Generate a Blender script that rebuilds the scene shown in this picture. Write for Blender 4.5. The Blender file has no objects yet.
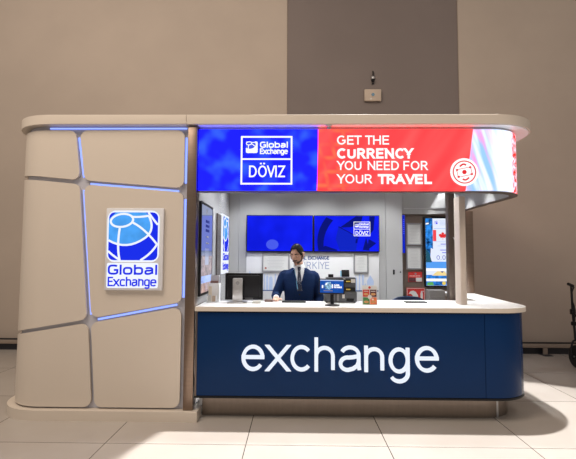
import bpy, bmesh, math, random
from mathutils import Vector, Matrix, Euler
random.seed(7)
S = bpy.context.scene
C = S.collection
PI = math.pi
R = math.radians

# ------------------------------------------------------------------ materials
class NT:
    def __init__(s, name):
        s.m = bpy.data.materials.new(name); s.m.use_nodes = True
        s.t = s.m.node_tree; s.t.nodes.clear()
        s.out = s.t.nodes.new('ShaderNodeOutputMaterial')
    def n(s, typ, props=None, **inp):
        nd = s.t.nodes.new(typ)
        for k, v in (props or {}).items(): setattr(nd, k, v)
        for k, v in inp.items():
            key = int(k[1:]) if k[0] == 'i' and k[1:].isdigit() else k.replace('_', ' ')
            s.set(nd.inputs[key], v)
        return nd
    def set(s, sock, v):
        if isinstance(v, bpy.types.NodeSocket): s.t.links.new(v, sock)
        elif isinstance(v, bpy.types.Node): s.t.links.new(v.outputs[0], sock)
        else:
            if sock.type == 'RGBA' and len(v) == 3: v = (*v, 1)
            sock.default_value = v
    def math(s, op, a, b=0.0, clamp=False):
        nd = s.n('ShaderNodeMath', {'operation': op, 'use_clamp': clamp}); s.set(nd.inputs[0], a); s.set(nd.inputs[1], b)
        return nd.outputs[0]
    def mix(s, f, a, b):
        nd = s.n('ShaderNodeMix', {'data_type': 'RGBA'})
        s.set(nd.inputs[0], f); s.set(nd.inputs[6], a); s.set(nd.inputs[7], b)
        return nd.outputs[2]
    def step(s, x, a, b):
        nd = s.n('ShaderNodeMapRange', {'interpolation_type': 'SMOOTHSTEP'})
        s.set(nd.inputs[0], x); nd.inputs[1].default_value = a; nd.inputs[2].default_value = b
        return nd.outputs[0]
    def noise(s, vec, scale, detail=2.0):
        nd = s.n('ShaderNodeTexNoise', Scale=scale, Detail=detail)
        s.set(nd.inputs['Vector'], vec); return nd.outputs[0]
    def surf(s, nd): s.t.links.new(nd.outputs[0], s.out.inputs['Surface']); return s.m

def mat(name, col, rough=.5, metal=0., var=.06, scale=9., spec=.5, coat=0., bump=0., stretch=None, alpha=1.):
    t = NT(name)
    tc = t.n('ShaderNodeTexCoord').outputs['Object']
    if stretch:
        tc = t.n('ShaderNodeMapping', Scale=stretch, Vector=tc).outputs[0]
    nz = t.noise(tc, scale, 4)
    c = t.mix(nz, tuple(max(0, x*(1-var)) for x in col), tuple(min(1, x*(1+var)) for x in col))
    b = t.n('ShaderNodeBsdfPrincipled', Base_Color=c, Roughness=rough, Metallic=metal, Coat_Weight=coat, Coat_Roughness=.05)
    b.inputs['Specular IOR Level'].default_value = spec
    if bump:
        bp = t.n('ShaderNodeBump', Strength=bump, Distance=.002, Height=nz); t.set(b.inputs['Normal'], bp)
    return t.surf(b)

def emis(name, col, strength=1., var=0.0, scale=5.):
    t = NT(name)
    if var:
        tc = t.n('ShaderNodeTexCoord').outputs['Object']
        nz = t.step(t.noise(tc, scale, 2), .3, .7)
        c = t.mix(nz, tuple(x*(1-var) for x in col), tuple(min(1, x*(1+var)) for x in col))
    else: c = col
    return t.surf(t.n('ShaderNodeEmission', Color=c, Strength=strength))

M = {}
M['cream'] = mat('cream_laminate', (.64, .565, .485), .38, var=.02, scale=3)
M['core'] = mat('grey_recess', (.5, .5, .56), .5, var=.03)
M['steel'] = mat('brushed_steel', (.25, .185, .145), .3, 1., var=.14, scale=6, stretch=(1, 1, 9), bump=.05)
M['steel_plain'] = mat('kick_steel', (.27, .225, .19), .3, .9, var=.12, scale=5, stretch=(6, 1, 1), bump=.04)
M['dark_steel'] = mat('dark_steel', (.16, .125, .105), .35, .8, var=.1)
M['silver'] = mat('silver_metal', (.62, .62, .63), .3, .8, var=.05)
M['postwhite'] = mat('pale_post', (.56, .48, .41), .4, var=.03)
M['white'] = mat('white_laminate', (.86, .86, .86), .28, var=.015)
M['gloss'] = mat('glossy_wall', (.60, .61, .62), .03, var=.02, spec=1.0, coat=1.)
M['grey_panel'] = mat('grey_panel', (.40, .40, .395), .42, var=.03, scale=2.5)
M['grey_panel2'] = mat('door_grey', (.43, .43, .425), .42, var=.03, scale=2.5)
M['brown'] = mat('brown_panel', (.17, .125, .098), .35, var=.08, scale=2)
M['navy'] = mat('navy_panel', (.003, .026, .100), .22, var=.06, scale=4, spec=.12)
M['black'] = mat('black_plastic', (.009, .009, .011), .5, var=.1, spec=.2)
M['frame_grey'] = mat('grey_frame', (.30, .30, .31), .4, .4, var=.05)
M['darkgrey'] = mat('charcoal_plastic', (.07, .072, .08), .42, var=.08)
M['midgrey'] = mat('mid_grey_plastic', (.24, .24, .25), .45, var=.06)
M['paper'] = mat('paper', (.62, .62, .60), .7, var=.03)
M['board'] = mat('board_white', (.64, .64, .64), .5, var=.01)
M['ink'] = mat('grey_ink', (.25, .25, .27), .8)
M['navyink'] = mat('navy_ink', (.02, .06, .22), .7)
M['greyblue'] = mat('grey_blue_ink', (.16, .22, .38), .7)
M['paleblue'] = mat('pale_blue_ink', (.38, .47, .66), .7)
M['red'] = mat('red_sign', (.60, .03, .025), .45, var=.05)
M['redpaint'] = mat('red_print', (.6, .04, .03), .6)
M['orange'] = mat('orange_print', (.75, .17, .05), .6, var=.3, scale=60)
M['redfood'] = mat('red_food_print', (.55, .04, .03), .6, var=.5, scale=60)
M['greenfood'] = mat('green_food_print', (.06, .22, .07), .6, var=.5, scale=60)
M['brownfood'] = mat('brown_food_print', (.10, .025, .03), .6, var=.6, scale=60)
M['burger'] = mat('burger_print', (.55, .27, .10), .6, var=.5, scale=90)
M['yellow'] = mat('yellow_roller', (.75, .55, .08), .5)
M['skin'] = mat('skin', (.60, .345, .245), .5, var=.05, scale=30)
M['lip'] = mat('lip', (.36, .13, .10), .5)
M['hair'] = mat('hair', (.005, .004, .0035), .8, var=.4, scale=80, bump=.3, spec=.15)
M['beard'] = mat('beard', (.035, .022, .018), .7, var=.5, scale=150, bump=.4)
M['suit'] = mat('suit_cloth', (.008, .022, .075), .85, var=.14, scale=60, bump=.2, spec=.1)
M['shirt'] = mat('shirt_cloth', (.78, .79, .80), .7, var=.02)
M['shoe'] = mat('shoe_leather', (.02, .014, .012), .3)
M['lanyard'] = mat('lanyard_ribbon', (.16, .42, .62), .6)
M['eye'] = mat('eye_white', (.7, .68, .65), .3)
M['seatnavy'] = mat('chair_cloth', (.012, .03, .085), .8, var=.1, scale=50)
M['baseboard'] = mat('dark_baseboard', (.018, .018, .026), .5)
M['rail'] = mat('rail_metal', (.36, .29, .24), .4, .5, var=.05)
M['rubber'] = mat('black_rubber', (.012, .012, .013), .7)
M['frame_black'] = mat('black_tube', (.016, .016, .018), .35, .5)
M['box_beige'] = mat('beige_box', (.47, .38, .31), .5)
M['sky_glass'] = mat('lens_blue', (.06, .16, .25), .1)
# self-lit things
M['glow_blue'] = emis('led_strip_cool', (.24, .34, 1.0), 1.7)
M['sign_white'] = emis('sign_halo_white', (.86, .90, 1.0), 1.05)
M['sign_dark'] = emis('sign_royal_blue', (.012, .03, .84), 1.0)
M['sign_light'] = emis('sign_sky_blue', (.075, .36, .90), 1.0, var=.12, scale=8)
def emis_gloss(name, col, strength=1., var=0., scale=5.):
    t = NT(name); tc = t.n('ShaderNodeTexCoord').outputs['Object']
    nz = t.step(t.noise(tc, scale, 2), .3, .7)
    c = t.mix(nz, tuple(x*(1-var) for x in col), tuple(min(1, x*(1+var)) for x in col))
    b = t.n('ShaderNodeBsdfPrincipled', Base_Color=(.01, .01, .01), Roughness=.04, Emission_Color=c, Emission_Strength=strength)
    b.inputs['Specular IOR Level'].default_value = .9
    return t.surf(b)
M['letter'] = emis('letter_face_white', (.84, .90, 1.0), 1.02)
M['bwhite'] = emis('screen_white', (1, 1, 1), 1.1)
M['bred'] = emis('screen_red', (.80, .03, .035), 1.0)
M['sblue'] = emis('screen_blue', (.006, .014, .92), 1.0, var=.25, scale=2)
M['sdark'] = emis('screen_navy', (.004, .008, .19), 1.0)
M['smid'] = emis('screen_mid_blue', (.006, .02, .55), 1.0)
M['spale'] = emis('screen_pale_blue', (.07, .11, .85), 1.0)
M['lamp'] = emis('downlight_lens', (1, .97, .92), 3.)

def tile_material():
    t = NT('pale_stone_tiles')
    tc = t.n('ShaderNodeTexCoord').outputs['Object']
    mp = t.n('ShaderNodeMapping', Vector=tc); mp.inputs['Location'].default_value = (1.615+14.4, .475+12.0, 0)
    br = t.n('ShaderNodeTexBrick', {'offset': 0.0, 'squash': 1.0}, Vector=mp.outputs[0], Scale=1.0)
    br.inputs['Brick Width'].default_value = 1.2; br.inputs['Row Height'].default_value = 1.2
    br.inputs['Mortar Size'].default_value = .0042; br.inputs['Mortar Smooth'].default_value = .3; br.inputs['Bias'].default_value = 0.
    br.inputs['Color1'].default_value = (.425, .388, .352, 1); br.inputs['Color2'].default_value = (.455, .415, .377, 1)
    br.inputs['Mortar'].default_value = (.055, .045, .038, 1)
    nz = t.noise(tc, 1.4, 6)
    c = t.mix(t.step(nz, .3, .7), (.93, .92, .91), (1, 1, 1))
    mul = t.n('ShaderNodeMix', {'data_type': 'RGBA', 'blend_type': 'MULTIPLY'})
    mul.inputs[0].default_value = 1.; t.set(mul.inputs[6], br.outputs[0]); t.set(mul.inputs[7], c)
    ro = t.math('MULTIPLY_ADD', t.noise(tc, 3, 3), .12)
    b = t.n('ShaderNodeBsdfPrincipled', Base_Color=mul.outputs[2], Roughness=.24)
    b.inputs['Specular IOR Level'].default_value = .45
    return t.surf(b)
M['tiles'] = tile_material()

def wall_mat(name, col):
    t = NT(name)
    tc = t.n('ShaderNodeTexCoord').outputs['Object']
    nz = t.noise(tc, 1.1, 5); fine = t.noise(tc, 70, 2)
    c = t.mix(t.step(nz, .25, .75), tuple(x*.955 for x in col), tuple(x*1.03 for x in col))
    b = t.n('ShaderNodeBsdfPrincipled', Base_Color=c, Roughness=.62)
    t.set(b.inputs['Normal'], t.n('ShaderNodeBump', Strength=.06, Distance=.002, Height=fine))
    b.inputs['Specular IOR Level'].default_value = .3
    return t.surf(b)
M['wall'] = wall_mat('beige_wall_panel', (.43, .36, .305))
M['wall_dark'] = wall_mat('taupe_wall_panel', (.185, .152, .142))

def led_material():
    t = NT('led_banner_display')
    uv = t.n('ShaderNodeUVMap').outputs[0]
    sp = t.n('ShaderNodeSeparateXYZ', Vector=uv); u, v = sp.outputs[0], sp.outputs[1]
    # blue field with soft lighter blotches
    bl = t.step(t.noise(uv, 4.5, 1.5), .42, .78)
    blue = t.mix(bl, (.0035, .004, .80), (.0105, .035, .85))
    # red field with faint slanted sheen and an orange grid at its left edge
    sl = t.math('ADD', t.math('MULTIPLY', u, 2.2), t.math('MULTIPLY', v, -1.6))
    w = t.n('ShaderNodeCombineXYZ', X=sl, Y=t.math('MULTIPLY', v, .4), Z=0.)
    red = t.mix(t.step(t.noise(w.outputs[0], 2.2, 1), .35, .7), (.80, .016, .018), (.85, .028, .028))
    gx = t.math('PINGPONG', t.math('ADD', u, t.math('MULTIPLY', v, .25)), .07)
    gz = t.math('PINGPONG', v, .07)
    grid = t.math('MAXIMUM', t.step(gx, .036, .068), t.step(gz, .036, .068))
    gm = t.math('MULTIPLY', grid, t.math('SUBTRACT', 1.0, t.step(u, .3, .75)))
    gm = t.math('MULTIPLY', gm, t.step(t.noise(uv, 5, 1), .35, .6))
    red = t.mix(t.math('MULTIPLY', gm, .55), red, (.80, .06, .02))
    # pale right end: white with slanted pink and sky-blue streaks, red flecks on the curve
    s2 = t.n('ShaderNodeCombineXYZ', X=t.math('ADD', t.math('MULTIPLY', u, 5.0), t.math('MULTIPLY', v, 1.5)), Y=t.math('MULTIPLY', v, .5), Z=2.)
    n2 = t.noise(s2.outputs[0], 2.0, 2)
    pale = t.mix(t.step(n2, .40, .66), (.235, .255, .34), (.085, .155, .26))
    n3 = t.noise(t.n('ShaderNodeCombineXYZ', X=t.math('ADD', t.math('MULTIPLY', u, 5.0), t.math('MULTIPLY', v, 1.5)), Y=3., Z=v).outputs[0], 2.3, 2)
    pale = t.mix(t.math('MULTIPLY', t.step(n3, .46, .68), t.math('SUBTRACT', 1., t.step(u, 1.85, 2.05))), pale, (.24, .10, .20))
    pale = t.mix(t.math('MULTIPLY', t.step(u, 1.95, 2.15), .75), pale, (.27, .28, .33))
    fl = t.math('MULTIPLY', t.step(t.noise(t.n('ShaderNodeMapping', Vector=uv, Scale=(3.4, 1, 1)).outputs[0], 16, 2), .44, .50), t.step(u, 2.21, 2.27))
    pale = t.mix(fl, pale, (.30, .012, .008))
    # curved field boundaries
    dz = t.math('SUBTRACT', v, 2.57)
    b1 = t.math('ADD', u, t.math('MULTIPLY', t.math('POWER', t.math('ABSOLUTE', t.math('SUBTRACT', dz, .33)), 2.), .03))
    f1 = t.step(b1, .222, .230)
    b2 = t.math('SUBTRACT', u, t.math('MULTIPLY', t.math('SUBTRACT', v, 2.25), .14))
    f2 = t.step(b2, 1.695, 1.703)
    c = t.mix(f2, t.mix(f1, blue, red), pale)
    return t.surf(t.n('ShaderNodeEmission', Color=c, Strength=4.4))
M['led'] = led_material()

# ------------------------------------------------------------------ mesh tools
def finish(bm, name, m, parent=None, smooth=None, origin=None):
    me = bpy.data.meshes.new(name)
    bmesh.ops.recalc_face_normals(bm, faces=bm.faces[:])
    bm.to_mesh(me); bm.free()
    return link(me, name, m, parent, smooth, origin)
def link(me, name, m, parent=None, smooth=None, origin=None):
    for mm in (m if isinstance(m, (list, tuple)) else [m]): me.materials.append(M[mm] if isinstance(mm, str) else mm)
    if smooth is not None:
        for p in me.polygons: p.use_smooth = True
        me.set_sharp_from_angle(angle=R(smooth))
    o = bpy.data.objects.new(name, me); C.objects.link(o)
    if parent is not None:
        me.transform(Matrix.Translation(-base(parent))); o.parent = parent
    elif origin is not None:
        me.transform(Matrix.Translation(-Vector(origin))); o.location = origin
    return o
def base(o):
    v = Vector((0, 0, 0))
    while o is not None: v += o.location; o = o.parent
    return v
def tag(o, label=None, cat=None, group=None, kind=None):
    for k, v in (('label', label), ('category', cat), ('group', group), ('kind', kind)):
        if v: o[k] = v
    return o
def thing(name, label, cat, loc, group=None):
    o = bpy.data.objects.new(name, None); C.objects.link(o); o.location = loc
    o.empty_display_size = .1
    return tag(o, label, cat, group)
def box(bm, x0, x1, y0, y1, z0, z1, bev=0., seg=2):
    r = bmesh.ops.create_cube(bm, size=1)
    for v in r['verts']:
        v.co = Vector(((x0+x1)/2+v.co.x*(x1-x0), (y0+y1)/2+v.co.y*(y1-y0), (z0+z1)/2+v.co.z*(z1-z0)))
    if bev:
        es = {e for v in r['verts'] for e in v.link_edges}
        bmesh.ops.bevel(bm, geom=list(es), offset=bev, segments=seg, profile=.5, affect='EDGES')
    return bm
def B(name, m, parent, x0, x1, y0, y1, z0, z1, bev=0.):
    bm = bmesh.new(); box(bm, x0, x1, y0, y1, z0, z1, bev)
    return finish(bm, name, m, parent, 40 if bev else None)
def arc(cx, cy, r, a0, a1, n=14):
    return [(cx+r*math.cos(R(a0+(a1-a0)*i/n)), cy+r*math.sin(R(a0+(a1-a0)*i/n))) for i in range(n+1)]
def prism(bm, pts, f0, f1):
    """closed outline pts; f0/f1 map a 2-D point to 3-D"""
    a = [bm.verts.new(f0(p)) for p in pts]; b = [bm.verts.new(f1(p)) for p in pts]
    bm.faces.new(a[::-1]); bm.faces.new(b)
    n = len(pts)
    for i in range(n): bm.faces.new((a[i], a[(i+1) % n], b[(i+1) % n], b[i]))
    return bm
def plan(bm, pts, z0, z1):
    return prism(bm, pts, lambda p: (p[0], p[1], z0), lambda p: (p[0], p[1], z1))
def bevel_h(bm, off, zs):
    es = [e for e in bm.edges if all(any(abs(v.co.z-z) < 1e-5 for z in zs) for v in e.verts) and abs(e.verts[0].co.z-e.verts[1].co.z) < 1e-5]
    bmesh.ops.bevel(bm, geom=es, offset=off, segments=3, profile=.5, affect='EDGES')
def tube(bm, pts, rad, n=10, cap=True):
    pts = [Vector(p) for p in pts]
    rads = rad if isinstance(rad, (list, tuple)) else [rad]*len(pts)
    rings = []; up = None
    for i, p in enumerate(pts):
        d = (pts[min(i+1, len(pts)-1)]-pts[max(i-1, 0)]).normalized()
        if up is None:
            up = Vector((0, 0, 1)) if abs(d.z) < .9 else Vector((0, 1, 0))
        s = d.cross(up).normalized(); up = s.cross(d).normalized()
        r = rads[i]; rx, ry = r if isinstance(r, tuple) else (r, r)
        rings.append([bm.verts.new(p+s*rx*math.cos(2*PI*k/n)+up*ry*math.sin(2*PI*k/n)) for k in range(n)])
    for a, b in zip(rings, rings[1:]):
        for k in range(n): bm.faces.new((a[k], a[(k+1) % n], b[(k+1) % n], b[k]))
    if cap: bm.faces.new(rings[0][::-1]); bm.faces.new(rings[-1])
    return bm
def smoothpts(pts, n=5):
    P = [Vector(p) for p in pts]; out = []
    for i in range(len(P)-1):
        a, b, c, d = P[max(i-1, 0)], P[i], P[i+1], P[min(i+2, len(P)-1)]
        for k in range(n):
            t = k/n
            out.append(.5*((2*b)+(c-a)*t+(2*a-5*b+4*c-d)*t*t+(3*b-a-3*c+d)*t**3))
    return out+[P[-1]]
def lathe(bm, prof, cx, cy, n=20, z=0):
    rings = [[bm.verts.new((cx+r*math.cos(2*PI*k/n), cy+r*math.sin(2*PI*k/n), z+h)) for k in range(n)] for r, h in prof]
    for a, b in zip(rings, rings[1:]):
        for k in range(n): bm.faces.new((a[k], a[(k+1) % n], b[(k+1) % n], b[k]))
    bm.faces.new(rings[0][::-1]); bm.faces.new(rings[-1])
    return bm
# --- flat graphics on a plane: frame = (origin, right vector, up vector, outward normal)
class Fr:
    def __init__(s, o, r=(1, 0, 0), u=(0, 0, 1), n=(0, -1, 0)): s.o, s.r, s.u, s.n = Vector(o), Vector(r), Vector(u), Vector(n)
    def p(s, a, b, d=0.): return s.o+s.r*a+s.u*b+s.n*d
def flat(name, m, parent, fr, polys, d0=.0005, d1=.0025):
    bm = bmesh.new()
    for pl in polys: prism(bm, pl, lambda p: fr.p(p[0], p[1], d0), lambda p: fr.p(p[0], p[1], d1))
    return finish(bm, name, m, parent)
def rect(a0, b0, a1, b1): return [(a0, b0), (a1, b0), (a1, b1), (a0, b1)]
def circ(a, b, r, n=28, ry=None, rot=0.):
    ry = r if ry is None else ry; c, s = math.cos(rot), math.sin(rot)
    return [(a+r*math.cos(2*PI*k/n)*c-ry*math.sin(2*PI*k/n)*s, b+r*math.cos(2*PI*k/n)*s+ry*math.sin(2*PI*k/n)*c) for k in range(n)]
def ribbon(pts, w):
    L, Rr = [], []
    for i, p in enumerate(pts):
        a, b = pts[max(i-1, 0)], pts[min(i+1, len(pts)-1)]
        dx, dy = b[0]-a[0], b[1]-a[1]; l = math.hypot(dx, dy) or 1
        L.append((p[0]-dy/l*w/2, p[1]+dx/l*w/2)); Rr.append((p[0]+dy/l*w/2, p[1]-dx/l*w/2))
    return [[L[i], Rr[i], Rr[i+1], L[i+1]] for i in range(len(pts)-1)]
def outline(a0, b0, a1, b1, w): return [rect(a0, b0, a1, b0+w), rect(a0, b1-w, a1, b1), rect(a0, b0+w, a0+w, b1-w), rect(a1-w, b0+w, a1, b1-w)]
def qbez(a, b, c, n=12): return [((1-t)**2*a[0]+2*t*(1-t)*b[0]+t*t*c[0], (1-t)**2*a[1]+2*t*(1-t)*b[1]+t*t*c[1]) for t in [i/n for i in range(n+1)]]

# --- lettering drawn as strokes: centre lines, cap height 1, x-height .72
def EA(cx, cy, rx, ry, a0, a1, e=2., n=None):
    n = n or max(6, int(abs(a1-a0)/11)); out = []
    for i in range(n+1):
        a = R(a0+(a1-a0)*i/n); c, q = math.cos(a), math.sin(a)
        out.append((cx+rx*math.copysign(abs(c)**(2/e), c), cy+ry*math.copysign(abs(q)**(2/e), q)))
    return out
def glyph(ch, e=2.):
    A = lambda cx, cy, rx, ry, a0, a1: EA(cx, cy, rx, ry, a0, a1, e)
    T = {
     'o': (.62, [A(.31, .36, .31, .36, 0, 360)]),
     'e': (.62, [[(.0, .385), (.62, .385)], [(.62, .40)]+A(.31, .36, .31, .36, 8, 322)]),
     'x': (.58, [[(.0, 0), (.58, .72)], [(.0, .72), (.58, 0)]]),
     'c': (.55, [A(.31, .36, .31, .36, 42, 318)]),
     'h': (.52, [[(0, 0), (0, 1)], [(0, .38)]+A(.26, .44, .26, .28, 170, 0)+[(.52, 0)]]),
     'n': (.52, [[(0, 0), (0, .77)], [(0, .38)]+A(.26, .44, .26, .28, 170, 0)+[(.52, 0)]]),
     'a': (.60, [A(.29, .48, .265, .24, 155, 0)+[(.555, .14), (.575, .0)], [(.555, .44), (.38, .405)]+A(.215, .195, .215, .20, 80, 275)+[(.38, .035), (.51, .13), (.555, .25)]]),
     'g': (.56, [A(.28, .37, .28, .35, 0, 360), [(.56, .77), (.56, -.04)]+A(.28, -.04, .28, .25, 0, -150)]),
     'b': (.60, [[(0, 0), (0, 1)], A(.30, .36, .30, .36, 0, 360)]),
     'l': (.0, [[(0, 0), (0, 1)]]),
     'A': (.72, [[(0, 0), (.36, 1.0)], [(.36, 1.0), (.72, 0)], [(.13, .32), (.59, .32)]]),
     'B': (.56, [[(0, 0), (0, 1)], [(0, 1), (.30, 1)]+A(.30, .765, .22, .235, 90, -90)+[(0, .53)], [(.30, .53)]+A(.30, .265, .26, .265, 90, -90)+[(0, 0)]]),
     'C': (.64, [A(.38, .5, .38, .5, 45, 315)]),
     'D': (.66, [[(0, 0), (0, 1)], [(0, 1), (.26, 1)]+A(.26, .5, .40, .5, 90, -90)+[(0, 0)]]),
     'E': (.50, [[(0, 0), (0, 1)], [(0, 1), (.5, 1)], [(0, .52), (.45, .52)], [(0, 0), (.5, 0)]]),
     'F': (.48, [[(0, 0), (0, 1)], [(0, 1), (.48, 1)], [(0, .5), (.42, .5)]]),
     'G': (.70, [A(.37, .5, .37, .5, 48, 325)+[(.70, .22), (.70, .46), (.42, .46)]]),
     'H': (.62, [[(0, 0), (0, 1)], [(.62, 0), (.62, 1)], [(0, .5), (.62, .5)]]),
     'I': (.0, [[(0, 0), (0, 1)]]),
     '\u0130': (.0, [[(0, 0), (0, 1)], [(-.01, 1.2), (.01, 1.2)]]),
     'K': (.58, [[(0, 0), (0, 1)], [(.54, 1), (.02, .46)], [(.16, .58), (.58, 0)]]),
     'L': (.48, [[(0, 0), (0, 1)], [(0, 0), (.48, 0)]]),
     'N': (.64, [[(0, 0), (0, 1)], [(0, 1), (.64, 0)], [(.64, 0), (.64, 1)]]),
     'O': (.76, [A(.38, .5, .38, .5, 0, 360)]),
     '\u00d6': (.76, [A(.38, .5, .38, .5, 0, 360), [(.195, 1.27), (.225, 1.27)], [(.535, 1.27), (.565, 1.27)]]),
     'R': (.56, [[(0, 0), (0, 1)], [(0, 1), (.28, 1)]+A(.28, .745, .26, .255, 90, -90)+[(0, .49)], [(.28, .49), (.56, 0)]]),
     'T': (.60, [[(.30, 0), (.30, 1)], [(0, 1), (.6, 1)]]),
     'U': (.60, [[(0, 1), (0, .30)]+A(.30, .30, .30, .30, 180, 360)+[(.60, 1)]]),
     '\u00dc': (.60, [[(0, 1), (0, .30)]+A(.30, .30, .30, .30, 180, 360)+[(.60, 1)], [(.14, 1.22), (.16, 1.22)], [(.44, 1.22), (.46, 1.22)]]),
     'V': (.68, [[(0, 1), (.34, 0)], [(.34, 0), (.68, 1)]]),
     'X': (.62, [[(0, 0), (.62, 1)], [(0, 1), (.62, 0)]]),
     'Y': (.64, [[(0, 1), (.32, .46)], [(.32, .46), (.64, 1)], [(.32, .50), (.32, 0)]]),
     'Z': (.58, [[(0, 1), (.58, 1)], [(.58, 1), (0, 0)], [(0, 0), (.58, 0)]]),
     '0': (.54, [A(.27, .5, .27, .5, 0, 360)]), '4': (.58, [[(.42, 0), (.42, 1)], [(.42, 1), (0, .28)], [(0, .28), (.58, .28)]]),
     '8': (.52, [A(.26, .26, .26, .26, 0, 360), A(.26, .76, .21, .24, 0, 360)]), '.': (.0, [[(-.01, .02), (.01, .02)]]),
     ' ': (.10, [])}
    return T[ch]
def stroke(bm, pts, w, fr, d0, d1, ext=0.):
    P = [Vector(p) for p in pts]; q = [P[0]]
    for p in P[1:]:
        if (p-q[-1]).length > 1e-5: q.append(p)
    P = q
    diag = len(P) == 2 and abs(P[1].y-P[0].y) > w and abs(P[1].x-P[0].x) > 1e-4
    if ext and not diag and (P[0]-P[-1]).length > 1e-4:
        P[0] = P[0]-(P[1]-P[0]).normalized()*ext; P[-1] = P[-1]+(P[-1]-P[-2]).normalized()*ext
    rows = []
    for i, p in enumerate(P):
        if len(P) == 2 and abs(P[1].y-P[0].y) > w and abs(P[1].x-P[0].x) > 1e-4:
            dv = (P[1]-P[0]).normalized(); hw = w/2/abs(dv.y); up = 1 if dv.y > 0 else -1
            e_ = P[i]+dv*(w/2/abs(dv.y))*(-1 if i == 0 else 1)
            l, r = e_+Vector((-hw, 0))*up, e_+Vector((hw, 0))*up
            rows.append([bm.verts.new(fr.p(l.x, l.y, d0)), bm.verts.new(fr.p(l.x, l.y, d1)), bm.verts.new(fr.p(r.x, r.y, d1)), bm.verts.new(fr.p(r.x, r.y, d0))]); continue
        d0_ = (p-P[i-1]).normalized() if i else None; d1_ = (P[i+1]-p).normalized() if i < len(P)-1 else None
        a = d0_ or d1_; b = d1_ or d0_
        t = (a+b); t = t.normalized() if t.length > 1e-4 else a
        m = Vector((-t.y, t.x)); k = min(1/max(.35, m.dot(Vector((-a.y, a.x)))), 1.6)
        l, r = p+m*w/2*k, p-m*w/2*k
        rows.append([bm.verts.new(fr.p(l.x, l.y, d0)), bm.verts.new(fr.p(l.x, l.y, d1)), bm.verts.new(fr.p(r.x, r.y, d1)), bm.verts.new(fr.p(r.x, r.y, d0))])
    for a, b in zip(rows, rows[1:]):
        for k in range(4): bm.faces.new((a[k], a[(k+1) % 4], b[(k+1) % 4], b[k]))
    bm.faces.new(rows[0][::-1]); bm.faces.new(rows[-1])
def lettering(bm, s, fr, a0, b0, a1, b1, w, d0, d1, e=2., gap=.30, lo=None, hi=None):
    """s filled exactly into the box a0..a1, b0..b1 (b0 / b1 = outer edges of the lowest / highest stroke)"""
    X = 0.; G = []
    for i, ch in enumerate(s):
        gw, st = glyph(ch, e)
        if i: X += gap*(.62 if ch in 'AVYTX' or s[i-1] in 'AVYTXL' else 1.)
        G.append((X, st)); X += gw
    ys = [p[1] for _, st in G for q in st for p in q]
    y0 = min(ys) if lo is None else lo; y1 = max(ys) if hi is None else hi
    sx = (a1-a0-w)/max(X, 1e-6); sy = (b1-b0-w)/(y1-y0)
    for x, st in G:
        for q in st: stroke(bm, [(a0+w/2+(x+p[0])*sx, b0+w/2+(p[1]-y0)*sy) for p in q], w, fr, d0, d1, w*.5 if all(len(k) == 2 for k in [q]) else 0.)
def text(name, s, m, parent, fr, a0, b0, a1, b1, w, d0=.0005, d1=.003, e=2., gap=.30, lo=None, hi=None):
    bm = bmesh.new(); lettering(bm, s, fr, a0, b0, a1, b1, w, d0, d1, e, gap, lo, hi)
    return finish(bm, name, m, parent)

# ------------------------------------------------------------------ paths that wrap round the kiosk's corners
class Path:
    """polyline of straight and arc pieces; u = arc length plus start"""
    def __init__(s, pts, u0=0.):
        s.p = pts; s.u = [u0]
        for a, b in zip(pts, pts[1:]): s.u.append(s.u[-1]+math.hypot(b[0]-a[0], b[1]-a[1]))
    def at(s, u, off):
        i = 0
        while i < len(s.u)-2 and u > s.u[i+1]: i += 1
        a, b = s.p[i], s.p[i+1]; L = s.u[i+1]-s.u[i]; t = (u-s.u[i])/L
        def nrm(j):
            q0, q1 = s.p[max(j-1, 0)], s.p[min(j+1, len(s.p)-1)]
            dx, dy = q1[0]-q0[0], q1[1]-q0[1]; l = math.hypot(dx, dy); return (dy/l, -dx/l)
        n0, n1 = nrm(i), nrm(i+1)
        nx, ny = n0[0]*(1-t)+n1[0]*t, n0[1]*(1-t)+n1[1]*t
        return (a[0]*(1-t)+b[0]*t+nx*off, a[1]*(1-t)+b[1]*t+ny*off)
def strip(bm, path, cols, o0, o1, uvl=None):
    """cols: list of (u, zlo, zhi); a curved slab between offsets o0 (back) and o1 (front)"""
    rows = []
    for u, lo, hi in cols:
        bx, by = path.at(u, o0); fx, fy = path.at(u, o1)
        rows.append((bm.verts.new((fx, fy, lo)), bm.verts.new((fx, fy, hi)), bm.verts.new((bx, by, hi)), bm.verts.new((bx, by, lo)), u))
    def face(vs, us=None):
        f = bm.faces.new(vs)
        if uvl and us:
            for l, uu in zip(f.loops, us): l[uvl].uv = (uu, l.vert.co.z)
    for a, b in zip(rows, rows[1:]):
        for k in range(4):
            k2 = (k+1) % 4
            face((a[k], b[k], b[k2], a[k2]), (a[4], b[4], b[4], a[4]))
    face(rows[0][:4], [rows[0][4]]*4); face(rows[-1][:4], [rows[-1][4]]*4)
    return bm
def usteps(path, u0, u1): return sorted({u0, u1, *[u for u in path.u if u0+1e-4 < u < u1-1e-4]})

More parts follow.
